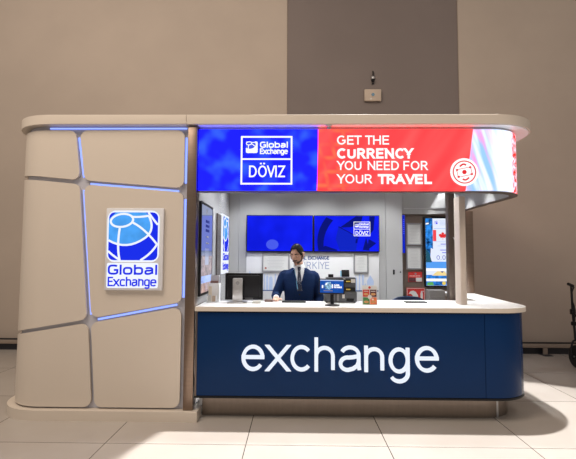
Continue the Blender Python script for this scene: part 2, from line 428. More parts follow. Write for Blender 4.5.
# ================================================================== SETTING
def struct(name, m, x0, x1, y0, y1, z0, z1):
    o = B(name, m, None, x0, x1, y0, y1, z0, z1); return tag(o, kind='structure')
WY = 3.14
tag(struct('floor', 'tiles', -15, 15, -12, WY, -.1, 0), 'pale stone tiled concourse floor', 'floor')
tag(struct('wall_back_left', 'wall', -15, -.165, WY, WY+.15, -.1, 11), 'beige wall panel left of the dark panel', 'wall')
tag(struct('wall_back_centre', 'wall_dark', -.155, 2.832, WY+.012, WY+.15, -.1, 11), 'dark taupe wall panel behind the kiosk', 'wall')
tag(struct('wall_back_right', 'wall', 2.842, 15, WY, WY+.15, -.1, 11), 'beige wall panel right of the dark panel', 'wall')
tag(struct('trim_1', 'rail', -.165, -.155, WY-.004, WY+.15, -.1, 11), 'thin vertical trim at the dark panel left edge', 'trim')
tag(struct('trim_2', 'rail', 2.832, 2.842, WY-.004, WY+.15, -.1, 11), 'thin vertical trim at the dark panel right edge', 'trim')
tag(struct('baseboard_back', 'baseboard', -15, 15, WY-.02, WY-.001, 0, .115), 'dark baseboard along the back wall', 'baseboard')

# bumper rail along the wall
def bumper(x0, x1, posts, label):
    t = thing('bumper_rail', label, 'rail', ((x0+x1)/2, WY-.1, 0))
    bm = bmesh.new(); box(bm, x0, x1, WY-.105, WY-.075, .115, .185, .006)
    finish(bm, 'rail', 'rail', t, 40)
    B('shadow_line', 'rubber', t, x0, x1, WY-.112, WY-.07, .186, .205, .004)  # dark bar standing in for the shadow line along the rail's top
    for px in posts:
        bm = bmesh.new(); box(bm, px-.035, px+.035, WY-.1, WY-.08, .008, .114); br = finish(bm, 'bracket', 'rail', t)
        B('foot_plate', 'baseboard', br, px-.07, px+.07, WY-.2, WY-.025, 0, .008)
    return t
bumper(-8.5, -3.1, [-7.9, -6.2], 'low bumper rail along the wall left of the kiosk')
bumper(2.9, 8.5, [4.12, 5.6, 7.1], 'low bumper rail along the wall right of the kiosk')

# sensor box and little lamp on the dark panel
t = thing('sensor_box', 'small beige sensor box on the dark wall panel', 'sensor', (1.335, WY+.012, 4.29))
bm = bmesh.new(); box(bm, 1.19, 1.48, WY-.05, WY+.0135, 4.295, 4.505, .012); finish(bm, 'housing', 'box_beige', t, 40)
bm = bmesh.new(); tube(bm, [(1.335, WY-.051, 4.405), (1.335, WY-.058, 4.405)], .028, 16); finish(bm, 'lens', 'sky_glass', t, 40)
bm = bmesh.new(); tube(bm, [(1.30, WY-.051, 4.33), (1.30, WY-.054, 4.33)], .01, 8); finish(bm, 'screw', 'silver', t)
t = thing('wall_probe', 'thin black probe with bright metal ball above the sensor box', 'sensor', (1.342, WY+.012, 4.62))
bm = bmesh.new(); tube(bm, [(1.345, WY-.02, 4.73), (1.345, WY-.02, 4.835)], .011, 8); finish(bm, 'rod', 'black', t, 40)
bm = bmesh.new(); bmesh.ops.create_uvsphere(bm, u_segments=14, v_segments=10, radius=.032, matrix=Matrix.Translation((1.342, WY-.02, 4.715))); finish(bm, 'ball', 'silver', t, 80)
bm = bmesh.new(); lathe(bm, [(.02, 0), (.034, .03), (.03, .045)], 1.342, WY-.022, 14, 4.645); finish(bm, 'socket', 'black', t, 40)
B('wall_plate', 'black', t, 1.325, 1.36, WY-.012, WY+.011, 4.61, 4.632)

# ================================================================== LOGO (drawn from the photo: a globe cut by a rounded square)
def clip_sq(pl, s):
    """clip polygon to the square |a|,|b|<=s"""
    for ax, sg in ((0, 1), (0, -1), (1, 1), (1, -1)):
        out = []
        for i in range(len(pl)):
            p, q = pl[i], pl[(i+1) % len(pl)]
            dp, dq = s-sg*p[ax], s-sg*q[ax]
            if dp >= 0: out.append(p)
            if dp*dq < 0:
                k = dp/(dp-dq); out.append((p[0]+(q[0]-p[0])*k, p[1]+(q[1]-p[1])*k))
        pl = out
        if not pl: return []
    return pl
def globe(parent, fr, ca, cb, w, h, dark, light, line, simple=False):
    """emblem of half size 1 scaled to w x h, centred at (ca, cb)"""
    f = lambda p: (ca+p[0]*w/2, cb+p[1]*h/2)
    rs = .22
    sq = [p for cx, cy, a in ((1-rs, 1-rs, 0), (-1+rs, 1-rs, 90), (-1+rs, -1+rs, 180), (1-rs, -1+rs, 270)) for p in arc(cx, cy, rs, a, a+90, 4)]
    g = flat('emblem_globe', dark, parent, fr, [[f(p) for p in sq]], .0005, .0022)
    eq = qbez((-1, -.17), (-.25, -.62), (.50, -.06), 8)+qbez((.50, -.06), (.92, .28), (.62, .86), 8)[1:]
    lightpoly = [(-1, -.17)]+eq[1:]+[(.5, 1.0), (-.72, 1.0), (-1, .72)]
    flat('emblem_light_zone', light, g, fr, [[f(p) for p in lightpoly]], .0024, .0034)
    lw = .085
    polys = []
    for pts in (eq, [(p[0], p[1]) for p in circ(-.47, .66, .46, 24, .27, R(8))+[circ(-.47, .66, .46, 24, .27, R(8))[0]]],
                qbez((-.05, .58), (.45, .35), (1.0, -.36), 10), qbez((-.55, .34), (-.66, -.45), (-.52, -1.0), 10),
                qbez((.62, .86), (.2, .78), (-.1, .82), 6),
                qbez((-1, -.62), (-.8, -.82), (-.5, -1), 6), qbez((.32, -1.0), (.78, -.72), (1.0, -.30), 8), qbez((.60, 1.0), (.84, .66), (1.0, .48), 6)):
        polys += [[f(q) for q in quad] for quad in ribbon(pts, lw if not simple else .14)]
    flat('emblem_lines', line, g, fr, polys, .0036, .0052)
    return g

# ================================================================== LEFT POD
POD_L, POD_Y, POD_R = -2.93, .05, -1.10
pod = thing('display_pod', 'tall cream pod with seamed curved panels on the left of the kiosk', 'cabinet', (-2.0, 1.2, 0))
def podplan(xl, xr, yf, yb, r): return [(xr, yf), (xr, yb)]+arc(xl+r, yb-r, r, 90, 180)+arc(xl+r, yf+r, r, 180, 270)
bm = plan(bmesh.new(), [(-.942, 0.), (-.942, .2), (-1.0, .2)]+podplan(-2.995, -1.0, 0., 2.5, .44)[1:], 0, .10); bevel_h(bm, .006, [.10]); finish(bm, 'plinth', 'cream', pod, 30)
bm = plan(bmesh.new(), podplan(POD_L+.035, POD_R, POD_Y+.035, 2.42, .37), .101, 2.917); finish(bm, 'core', 'core', pod, 30)
bm = plan(bmesh.new(), podplan(-2.985, -1.1035, 0.0, 2.5, .47), 2.918, 3.013); bevel_h(bm, .005, [2.918, 3.013]); finish(bm, 'roof_slab', 'cream', pod, 30)
bm = bmesh.new(); box(bm, -1.087, -.992, .03, .16, .1015, 2.9, .004); finish(bm, 'steel_column', 'steel', pod, 40)
B('inner_wall', 'gloss', pod, -1.095, -1.0, .165, 2.42, .101, 2.9)
# path along the pod: u = distance from the right front corner going left, round the corner and back
pp = Path([(POD_R, POD_Y), (POD_L+.4, POD_Y)]+[(x, y) for x, y in [(POD_L+.4-.4*math.sin(R(a)), POD_Y+.4-.4*math.cos(R(a))) for a in range(6, 91, 6)]]+[(POD_L, 2.38)])
def pnorm_sign():
    x, y = pp.at(.3, .1); return -1 if y > POD_Y else 1
PS = pnorm_sign()
def U(x): return POD_R-x           # valid on the straight front
def round_poly(pl, r):
    out = []; n = len(pl)
    for i in range(n):
        a, b, c = Vector(pl[i-1]), Vector(pl[i]), Vector(pl[(i+1) % n])
        d1, d2 = (a-b).normalized(), (c-b).normalized()
        half = d1.angle(d2)/2; l = r/math.tan(half)
        p, q = b+d1*l, b+d2*l
        ctr = b+(d1+d2).normalized()*(r/math.sin(half))
        v0, v1 = p-ctr, q-ctr; ang = v0.angle_signed(v1)
        for k in range(9):
            v = v0.copy(); v.rotate(Matrix.Rotation(-ang*k/8, 2)); out.append(tuple(ctr+v))
    return out
def interval(pl, u):
    zs = []
    for i in range(len(pl)):
        (a, z0), (b, z1) = pl[i], pl[(i+1) % len(pl)]
        if min(a, b)-1e-9 <= u <= max(a, b)+1e-9:
            if abs(a-b) < 1e-9: zs += [z0, z1]
            else: zs.append(z0+(z1-z0)*(u-a)/(b-a))
    return min(zs), max(zs)
def pod_panel(pl, r=.075):
    rp = round_poly(pl, r)
    u0, u1 = min(p[0] for p in rp), max(p[0] for p in rp)
    us = sorted({round(u, 5) for u in [p[0] for p in rp]+usteps(pp, u0, u1)})
    us = [u for i, u in enumerate(us) if i == 0 or u-us[i-1] > 5e-4]
    cols = []
    for u in us:
        u = min(max(u, u0), u1); lo, hi = interval(rp, u)
        if hi-lo < 1e-3: hi = lo+1e-3
        cols.append((u, lo, hi))
    bm = strip(bmesh.new(), pp, cols, PS*-.028, 0.)
    return finish(bm, 'wall_panel', 'cream', pod, 25)
G = .026  # half gap
UE = pp.u[-1]-.05
ug = lambda z: None
T = 2.868; Bz = .118
xa, xb, xc, xd = -2.220, -2.156, -2.036, -1.975      # the slanted upright seam
zl1, zn1, zr1 = 2.405, 2.330, 2.250                   # upper cross seam: left, node, right
zl2, zn2, zr2 = .795, .950, 1.112
XR = -1.125                                           # right ends of the panels
def lz(z1, zn, u, un=None): return z1
def ext(zn, zl, un):                                  # the left seam carried round the corner to the back
    s = (zl-zn)/(U(-2.76)-un); return zn+s*(UE-un)*.55
H = G
UM = 1.86                                            # where the left seams level out round the corner
pod_panel([(U(xa)+H*.8, T), (U(xb)+H*.8, zn1+H), (UM, zl1+H), (UE, zl1+.03+H), (UE, T)])
pod_panel([(U(XR), T), (U(XR), zr1+H), (U(xb)-H*.8, zn1+H), (U(xa)-H*.8, T)])
pod_panel([(U(xb)+H, zn1-H*.6), (U(xc)+H, zn2+H*.6), (UM, zl2+H*.6), (UE, zl2-.06+H*.6), (UE, zl1+.03-H*.6), (UM, zl1-H*.6)])
mr = pod_panel([(U(XR), zr1-H*.6), (U(XR), zr2+H), (U(xc)-H*.6, zn2+H), (U(xb)-H*.6, zn1-H*.6)])
pod_panel([(U(xc)+H*.6, zn2-H*.7), (U(xd)+H*.6, Bz), (UE, Bz), (UE, zl2-.06-H*.7), (UM, zl2-H*.7)])
pod_panel([(U(XR), zr2-H*.7), (U(XR), Bz), (U(xd)-H*.6, Bz), (U(xc)-H*.6, zn2-H*.7)])
# LED strips glowing in the seams (on the recessed core)
pf = Fr((0, POD_Y+.035, 0))
def seam(pts, w): flat('light_strip', 'glow_blue', pod, pf, ribbon(pts, w), .001, .006)
seam([(xa, 2.80), (xb, zn1+.06)], .017)
seam([(xb+.003, zn1-.07), (xc, zn2+.06)], .016)
seam([(xb+.07, zn1-.006), (XR-.055, zr1)], .016)
seam([(xc+.07, zn2+.012), (XR-.05, zr2)], .018)
seam([(XR+.012, 2.80), (XR+.012, zr1+.08)], .018)
seam([(XR+.012, zr1-.08), (XR+.012, zr2+.07)], .018)
B('light_strip', 'glow_blue', pod, -2.52, -1.11, POD_Y+.022, POD_Y+.034, 2.889, 2.900)
# backlit emblem sign on the pod
sg = thing('lit_sign', 'backlit white sign with blue globe emblem on the cream pod front', 'sign', (-1.596, POD_Y, 1.26))
SF = Fr((0, POD_Y-.036, 0))
bm = bmesh.new(); box(bm, -1.885, -1.311, POD_Y-.036, POD_Y-.002, 1.255, 2.07, .006); finish(bm, 'acrylic_slab', mat('sign_acrylic', (.72, .72, .75), .25), sg, 40)
def rr_ring(a0, b0, a1, b1, r, grow):
    return [(x, y) for cx, cy, a in ((a1-r, b1-r, 0), (a0+r, b1-r, 90), (a0+r, b0+r, 180), (a1-r, b0+r, 270)) for x, y in arc(cx, cy, r+grow, a, a+90, 5)]
flat('halo_plate', 'sign_white', sg, SF, [rr_ring(-1.870, 1.533, -1.348, 2.045, .08, .0), rr_ring(-1.864, 1.278, -1.352, 1.525, .02, .0)], .0003, .0006)
gl = globe(sg, SF, -1.609, 1.789, .49, .475, 'sign_dark', 'sign_light', 'sign_white')
text('sign_word', 'Global', 'sign_dark', sg, SF, -1.852, 1.408, -1.362, 1.508, .019, .0008, .004, 3.2, .27)
text('sign_word', 'Exchange', 'sign_dark', sg, SF, -1.850, 1.272, -1.366, 1.388, .0145, .0008, .004, 3.2, .25)

# ================================================================== CANOPY
can = thing('canopy', 'curved canopy with wraparound lit banner above the counter', 'canopy', (.7, 1.2, 2.25))
def canplan(xl, xr, yf, yb, r): return [(xl, yf)]+arc(xr-r, yf+r, r, -90, 0, 18)+arc(xr-r, yb-r, r, 0, 90, 18)+[(xl, yb)]
bm = plan(bmesh.new(), canplan(-1.0985, 2.53, 0.0, 2.5, .52), 2.918, 3.013); bevel_h(bm, .005, [2.918, 3.013]); finish(bm, 'roof_slab', 'cream', can, 30)
bm = plan(bmesh.new(), canplan(-.985, 2.512, .016, 2.484, .504), 2.911, 2.9175); finish(bm, 'soffit', 'white', can, 30)  # white sheet added under the slab to make its lit underside brighter
FX, FY, FR = 2.375, .075, .42
arcpts = [(FX-FR+FR*math.sin(R(a)), FY+FR-FR*math.cos(R(a))) for a in range(5, 91, 5)]
FB = 2.42
arc2 = [(FX-FR+FR*math.cos(R(a)), FB-FR+FR*math.sin(R(a))) for a in range(5, 91, 5)]
cp = Path([(-.985, FY), (.3, FY), (FX-FR, FY)]+arcpts+[(FX, FB-FR)]+arc2+[(1.63, FB)], -.985)
x_, y_ = cp.at(0., .1); CS = 1 if y_ < FY else -1
def cstrip(name, m, u0, u1, z0, z1, o0, o1, parent, uv=False, extra=()):
    bm = bmesh.new(); l = bm.loops.layers.uv.new('UVMap') if uv else None
    strip(bm, cp, [(u, z0, z1) for u in sorted(set(usteps(cp, u0, u1)) | set(extra))], CS*o0, CS*o1, l)
    return finish(bm, name, m, parent, 25)
uend = cp.u[-1]
led = cstrip('led_banner', 'led', -.985, 4.2, 2.262, 2.884, -.02, 0., can, True)
cstrip('fascia', M['grey_panel'], -.985, uend, 2.25, 2.905, -.075, -.021, can)
cstrip('cove_line', 'silver', uend-.75, uend-.02, 2.335, 2.343, -.082, -.0755, can)
cstrip('bottom_trim', 'dark_steel', -.985, uend, 2.243, 2.2495, -.076, 0.004, can)
# printed words on the banner
BF = Fr((0, FY, 0))
bx = flat('logo_box', 'bwhite', led, BF, outline(-.557, 2.318, -.034, 2.815, .017)+[rect(-.54, 2.570, -.051, 2.586)], .001, .003)
globe(led, BF, -.446, 2.700, .118, .118, 'bwhite', M['spale'], 'bwhite', True)
text('banner_word', 'Global', 'bwhite', led, BF, -.363, 2.694, -.080, 2.757, .0125, e=3.2, gap=.27)
text('banner_word', 'Exchange', 'bwhite', led, BF, -.363, 2.616, -.080, 2.688, .0105, e=3.2, gap=.25)
text('banner_word', 'DÖVIZ', 'bwhite', led, BF, -.472, 2.393, -.107, 2.540, .0155, gap=.30)
text('slogan_line', 'GET THE', 'bwhite', led, BF, .417, 2.727, .942, 2.820, .0145, gap=.29)
text('slogan_line', 'CURRENCY', 'bwhite', led, BF, .417, 2.583, 1.182, 2.690, .0235, gap=.36)
for wd, wa, wb in (('YOU', .417, .662), ('NEED', .725, 1.038), ('FOR', 1.083, 1.325)): text('slogan_word', wd, 'bwhite', led, BF, wa, 2.467, wb, 2.560, .0145, gap=.29)
text('slogan_line', 'YOUR', 'bwhite', led, BF, .417, 2.330, .765, 2.424, .0145, gap=.29)
text('slogan_line', 'TRAVEL', 'bwhite', led, BF, .825, 2.325, 1.366, 2.426, .0235, gap=.36)
def ring(a, b, r0, r1, n=32):
    o, i = circ(a, b, r1, n), circ(a, b, r0, n); return [[i[k], o[k], o[(k+1) % n], i[(k+1) % n]] for k in range(n)]
ea, eb = 1.690, 2.447
em = flat('money_emblem', 'bwhite', led, BF, [circ(ea, eb, .141, 36)], .001, .003)
c20, s20 = math.cos(R(12)), math.sin(R(12))
rot = lambda x, y: (ea+x*c20-y*s20, eb+x*s20+y*c20)
note = []
note += ring(ea, eb, .106, .117) + [circ(ea, eb, .022, 18)]
note += [[rot(*p) for p in pl] for pl in (rect(-.074, .036, .074, .041), rect(-.074, -.041, .074, -.036), rect(-.074, -.041, -.069, .041), rect(.069, -.041, .074, .041),
         rect(-.078, .026, -.056, .045), rect(.056, .026, .078, .045), rect(-.078, -.045, -.056, -.026), rect(.056, -.045, .078, -.026))]
note += ribbon([(ea-.045+.09*k/6*.7, eb+.055+.025*math.sin(PI*k/6*.8)) for k in range(7)], .016)
note += ribbon([(ea+.045-.09*k/6*.7, eb-.055-.025*math.sin(PI*k/6*.8)) for k in range(7)], .016)
flat('note_icon', 'bred', em, BF, note, .0035, .005)
# support posts standing on the countertop
bm = bmesh.new(); box(bm, 1.733, 1.798, .345, .50, 1.101, 2.242, .004); finish(bm, 'support_post', 'postwhite', can, 40)
bm = bmesh.new(); box(bm, 1.80, 1.845, .87, .96, 1.101, 2.909, .003); box(bm, 1.85, 1.885, .885, .945, 1.101, 2.909, .003); p1 = finish(bm, 'support_post', 'dark_steel', can, 40)
bm = bmesh.new(); tube(bm, [(1.853, .86, 1.83), (1.875, .86, 1.795)], .006, 8); finish(bm, 'glass_clip', 'silver', p1)
bm = bmesh.new(); box(bm, 2.372, 2.476, 1.80, 1.88, 1.101, 2.242, .004); finish(bm, 'support_post', 'steel', can, 40)
# recessed downlights under the canopy roof
DL = [(-.55, .75), (.35, .75), (1.2, .75), (-.55, 1.6), (.35, 1.6), (1.2, 1.6), (2.05, .90), (2.05, 1.45), (2.20, 2.13)]
for x, y in DL:
    bm = bmesh.new(); lathe(bm, [(.03, 0), (.06, 0), (.06, .022), (.03, .022)], x, y, 20, 2.887); d = finish(bm, 'downlight', 'silver', can, 30)
    bm = bmesh.new(); lathe(bm, [(.048, 0), (.048, .003)], x, y, 20, 2.8832); finish(bm, 'lens', 'lamp', d)
# dome camera under the slab
t = thing('dome_camera', 'tiny grey dome camera under the roof edge above the red banner', 'camera', (.335, .035, 2.908))
bm = bmesh.new(); lathe(bm, [(.034, 0), (.034, -.012), (.03, -.014)], .335, .035, 18, 2.908); finish(bm, 'mount', 'silver', t, 30)
bm = bmesh.new(); lathe(bm, [(.027, 0), (.026, -.01), (.02, -.02), (.01, -.026), (.002, -.027)], .335, .035, 18, 2.894); finish(bm, 'dome', 'midgrey', t, 60)

# ================================================================== COUNTER
ctr = thing('service_counter', 'navy service counter with glowing exchange lettering and rounded right end', 'counter', (.7, .4, 0))
CX, CY, CR = 2.362, .05, .40
ap = lambda X, Y, r: [(X-r+r*math.sin(R(a)), Y+r-r*math.cos(R(a))) for a in range(5, 91, 5)]
kp = Path([(-.985, CY), (CX-CR, CY)]+ap(CX, CY, CR)+[(CX, 2.12)], -.985)
KS = 1 if kp.at(0, .1)[1] < CY else -1
def kstrip(name, m, path, u0, u1, z0, z1, o0, o1):
    bm = strip(bmesh.new(), path, [(u, z0, z1) for u in usteps(path, u0, u1)], KS*o0, KS*o1); return finish(bm, name, m, ctr, 25)
kstrip('front_panel', 'navy', kp, -.962, 1.840, .240, 1.040, -.02, 0.)
kstrip('end_panel', 'navy', kp, 1.845, kp.u[-1], .240, 1.040, -.02, 0.)
kstrip('carcass', 'black', kp, -.982, kp.u[-1], .216, 1.054, -.05, -.021)
kstrip('base_trim', 'black', kp, -.982, kp.u[-1], .216, .234, -.0205, .004)
bm = bmesh.new(); box(bm, -.981, -.963, CY-.004, CY+.03, .216, 1.054, .003); finish(bm, 'edge_strip', 'dark_steel', ctr, 40)
k2 = Path([(-.935, .205), (2.25-.36, .205)]+ap(2.25, .205, .36)+[(2.25, 2.05)], -.935)
kstrip('kick_plate', 'steel_plain', k2, -.935, k2.u[-1], 0., .2155, -.02, 0.)
kstrip('kick_joint', 'silver', k2, 2.02, 2.045, .002, .2155, .0005, .003)
# counter body floor behind the kick
bm = plan(bmesh.new(), [(-.93, .10), (1.9, .10), (2.32, .5), (2.32, 2.1), (2.09, 2.1), (2.09, .62), (-.93, .62)], .2165, .2365); finish(bm, 'bottom_board', 'black', ctr)
# letters, one by one: left and right edge of each
LF = Fr((0, CY, 0)); XB, XT, AT, DB, LW_ = .486, .735, .810, .382, .0345
for chx, x0, x1 in (('e', -.520, -.298), ('x', -.275, -.058), ('c', -.045, .150), ('h', .188, .384), ('a', .423, .647), ('n', .670, .860), ('g', .905, 1.105), ('e', 1.160, 1.384)):
    bm = bmesh.new()
    lettering(bm, chx, LF, x0, DB if chx == 'g' else XB, x1, AT if chx == 'h' else XT, LW_, .014, .036)
    finish(bm, 'letter', 'letter', ctr)
# countertop
top = bmesh.new()
outl = [(-.985, .02)]+arc(2.378-.37, .02+.37, .37, -90, 0, 18)+[(2.495, 2.12), (2.09, 2.12), (2.09, .80), (.93, .80), (.93, .62), (-.985, .62)]
plan(top, outl, 1.0555, 1.1); bevel_h(top, .005, [1.0555, 1.1])
o = finish(top, 'countertop', ['white', 'cream'], None, 30, (.7, .3, 1.0555))
for p in o.data.polygons:
    if p.normal.z < .5: p.material_index = 1  # sides of the white slab coloured cream to stand for warm light
tag(o, 'long white countertop with edges tinted for warm light resting on the navy counter', 'countertop')

# ================================================================== BACK PARTITION AND WHAT HANGS THERE
PY = 2.25
bw = thing('back_partition', 'pale grey partition wall behind the clerk', 'partition', (.3, PY+.05, 0))
B('panel', 'grey_panel', bw, -.998, -.857, PY, PY+.1, 0, 2.9)
B('panel', 'grey_panel', bw, -.852, 1.353, PY, PY+.1, 0, 2.9)
dr = B('door', 'grey_panel2', bw, 1.359, 1.60, PY, PY+.1, 0, 2.9)
bm = bmesh.new(); box(bm, 1.456, 1.482, PY-.012, PY-.001, 1.335, 1.41, .008); finish(bm, 'lock', 'black', dr, 40)
bm = bmesh.new(); tube(bm, [(1.567, PY-.006, 1.373), (1.567, PY-.001, 1.373)], .011, 10); finish(bm, 'screw', 'black', dr)
rp_ = B('rear_panel', 'brown', None, 1.612, 2.30, 2.40, 2.43, 0, 2.24)
tag(rp_, 'dark brown rear panel right of the partition carrying the notices', 'panel')

def wall_screen(x0, x1, label):
    t = thing('wall_screen', label, 'screen', ((x0+x1)/2, PY, 1.667), None)
    bm = bmesh.new(); box(bm, x0, x1, PY-.06, PY-.001, 1.667, 2.217, .004); finish(bm, 'bezel', 'black', t, 40)
    return t, Fr((0, PY-.06, 0))
t, f = wall_screen(-.735, .264, 'left of two blue wall screens, nearly plain with a pale disc')
pic = flat('picture', 'sblue', t, f, [rect(-.722, 1.68, .252, 2.204)], .0004, .001)
flat('pale_disc', 'spale', pic, f, [circ(-.345, 1.775, .092, 26, .075)], .0012, .0016)
t, f = wall_screen(.270, 1.251, 'right of two blue wall screens, showing dark arcs and a logo box')
pic = flat('picture', 'sblue', t, f, [rect(.283, 1.68, 1.239, 2.204)], .0004, .001)
sw = []
A0 = [(.47, 2.18), (.55, 2.14)]
inner = qbez((.56, 2.14), (.385, 1.93), (.425, 1.685), 10); outer = qbez((.46, 2.185), (.275, 1.95), (.345, 1.685), 10)
sw += [[inner[i], outer[i], outer[i+1], inner[i+1]] for i in range(10)]
sw += [[(.66, 2.03), (.90, 2.2), (1.0, 2.2), (.98, 2.12), (.84, 2.04)], [(.92, 1.80), (.93, 1.87), (.90, 1.86), (.89, 1.80)], [(.33, 1.685), (.62, 1.685), (.62, 1.70), (.44, 1.76)],
       [(1.10, 2.2), (1.18, 2.2), (1.16, 2.0), (1.11, 1.93)]]
flat('dark_arcs', 'sdark', pic, f, sw, .0012, .0016)
flat('beam', 'sdark', pic, f, ribbon([(.64, 2.045), (.80, 1.96), (.945, 1.875)], .012)+[[(1.0, 1.70), (1.05, 1.88), (1.10, 1.69)], [(1.06, 1.69), (1.09, 1.86), (1.2, 1.80)]], .0012, .0016)
flat('mid_arcs', 'smid', pic, f, [[(.64, 2.04), (.93, 1.88), (.90, 1.69), (.66, 1.69), (.60, 1.86)]], .0011, .00115)
lb = flat('logo_box', 'bwhite', pic, f, outline(.867, 1.905, 1.112, 2.12, .008)+[rect(.875, 2.005, 1.104, 2.013)], .0017, .0022)
globe(lb, f, .915, 2.062, .05, .05, 'bwhite', 'spale', 'bwhite', True)
text('small_word', 'Global', 'bwhite', lb, f, .95, 2.066, 1.09, 2.100, .007, .0017, .003, 3.2)
text('small_word', 'Exchange', 'bwhite', lb, f, .95, 2.022, 1.09, 2.06, .006, .0017, .003, 3.2)
text('small_word', 'DÖVIZ', 'bwhite', lb, f, .895, 1.92, 1.085, 1.995, .009, .0017, .003)

ib = thing('poster_board', 'white printed board with blue skyline drawings below the wall screens', 'poster', (.255, PY, .9))
bm = bmesh.new(); box(bm, -.735, 1.248, PY-.02, PY-.001, .9, 1.66, .003); finish(bm, 'backing', 'board', ib, 40)
f = Fr((0, PY-.02, 0))
text('headline', 'GLOBAL EXCHANGE', 'navyink', ib, f, -.07, 1.551, .505, 1.606, .0105, gap=.32)
text('country_name', 'TÜRKİYE', 'greyblue', ib, f, .0, 1.414, .505, 1.540, .0095, gap=.34)
def tower(x, w, z1, cap=0, m='paleblue', z0=1.10):
    p = [rect(x-w/2, z0, x+w/2, z1)]
    if cap == 1: p.append([(x-w/2-.004, z1), (x+w/2+.004, z1), (x, z1+.09)])
    if cap == 2: p.append([(x+w*.5*math.cos(R(a)), z1+w*.6*math.sin(R(a))) for a in range(0, 181, 20)]); p.append(rect(x-.004, z1, x+.004, z1+w*.6+.03))
    return p
sky1 = sum([tower(-.46, .018, 1.33), tower(-.42, .03, 1.29, 2), tower(-.365, .05, 1.27, 2), tower(-.30, .016, 1.34), tower(-.255, .045, 1.24, 2), tower(-.20, .02, 1.31), tower(-.60, .05, 1.24, 2), tower(-.68, .03, 1.3, 1)], [])
flat('skyline_drawing', 'paleblue', ib, f, sky1)
sky2 = sum([tower(.90, .035, 1.27, 2), tower(.955, .022, 1.34), tower(1.005, .03, 1.33), tower(1.115, .10, 1.235, 1), tower(1.04, .02, 1.2), tower(.80, .05, 1.22, 2), tower(.72, .02, 1.3)], [])
flat('skyline_drawing', 'paleblue', ib, f, sky2)
flat('ground_line', 'navyink', ib, f, [rect(-.72, 1.085, -.14, 1.10)]); flat('ground_line', 'navyink', ib, f, [rect(.62, 1.085, 1.235, 1.10)])

def framed(name, x0, x1, z0, z1, y, label, cat, fw=.018, seal=False, frame='frame_grey', head=True, group=None):
    t = thing(name, label, cat, ((x0+x1)/2, y, z0), group)
    bm = bmesh.new()
    for pl in outline(x0, z0, x1, z1, fw): prism(bm, pl, lambda p: (p[0], y, p[1]), lambda p: (p[0], y-.02, p[1]))
    finish(bm, 'frame', frame, t)
    B('sheet', 'paper', t, x0+fw+.001, x1-fw-.001, y-.01, y-.001, z0+fw+.001, z1-fw-.001)
    f = Fr((0, y-.01, 0)); w = x1-x0-2*fw; n = int((z1-z0-2*fw-.05)/.022); rows = []
    for k in range(n):
        zz = z1-fw-.04-k*.022; L = w*random.uniform(.5, .8); cx = (x0+x1)/2
        rows.append(rect(cx-L/2, zz-.004, cx+L/2, zz))
    flat('printed_lines', mat('faint_ink', (.45, .45, .46), .8) if 'faint' not in M else M['faint'], t, f, rows)
    if seal: flat('seal', 'lip', t, f, [circ(x0+fw+.035, z0+fw+.035, .016, 14)])
    return t
M['faint'] = mat('faint_ink', (.44, .44, .45), .8)
framed('framed_certificate', -.50, -.085, 1.367, 1.645, PY-.021, 'wide framed certificate with red seal on the poster board beside the clerk', 'certificate', .022, True)
framed('framed_certificate', .868, 1.087, 1.357, 1.652, PY-.021, 'small upright framed certificate on the poster board below the logo screen', 'certificate', .02)
framed('framed_notice', 1.698, 1.937, 1.778, 2.118, 2.398, 'upper silver framed notice beside the flag screen', 'notice', .02)
framed('framed_notice', 1.693, 1.932, 1.409, 1.764, 2.398, 'lower silver framed notice beside the flag screen', 'notice', .02)
t = thing('small_sign', 'small red and white sign under the framed notices', 'sign', (1.824, 2.398, 1.22))
B('plate', 'red', t, 1.719, 1.929, 2.39, 2.398, 1.219, 1.372); f = Fr((0, 2.39, 0))
flat('white_panel', 'paper', t, f, [rect(1.835, 1.226, 1.924, 1.285)]); flat('dark_panel', 'brownfood', t, f, [rect(1.725, 1.226, 1.83, 1.285)])
flat('white_marks', 'paper', t, f, [rect(1.74+.024*k, 1.305, 1.755+.024*k, 1.317) for k in range(7)])
flat('grey_mark', 'ink', t, f, [circ(1.83, 1.345, .016, 10)])
t = thing('fire_sign', 'red fire sign with white pictograms near the blue chair back', 'sign', (1.83, 2.398, .93))
B('plate', 'red', t, 1.69, 1.968, 2.388, 2.398, .90, 1.13); f = Fr((0, 2.388, 0))
flat('border', 'paper', t, f, outline(1.696, .906, 1.962, 1.124, .006))
flat('hand_symbol', 'paper', t, f, [[(1.72, 1.04), (1.75, 1.08), (1.79, 1.09), (1.83, 1.07), (1.86, 1.02), (1.87, .93), (1.79, .93), (1.78, 1.02), (1.75, 1.045)]])
flat('extinguisher_symbol', 'paper', t, f, [rect(1.90, .93, 1.935, 1.05), [(1.90, 1.05), (1.935, 1.05), (1.925, 1.075), (1.91, 1.075)], rect(1.905, 1.075, 1.95, 1.085)])
t = thing('strip_sign', 'narrow upright blue strip sign at the partition edge', 'sign', (1.655, 2.395, 1.66))
B('strip', M['smid'], t, 1.640, 1.672, 2.37, 2.398, 1.66, 2.238)
flat('strip_marks', 'spale', t, Fr((0, 2.37, 0)), [rect(1.645, 1.95+.03*k, 1.664, 1.965+.03*k) for k in range(8)])

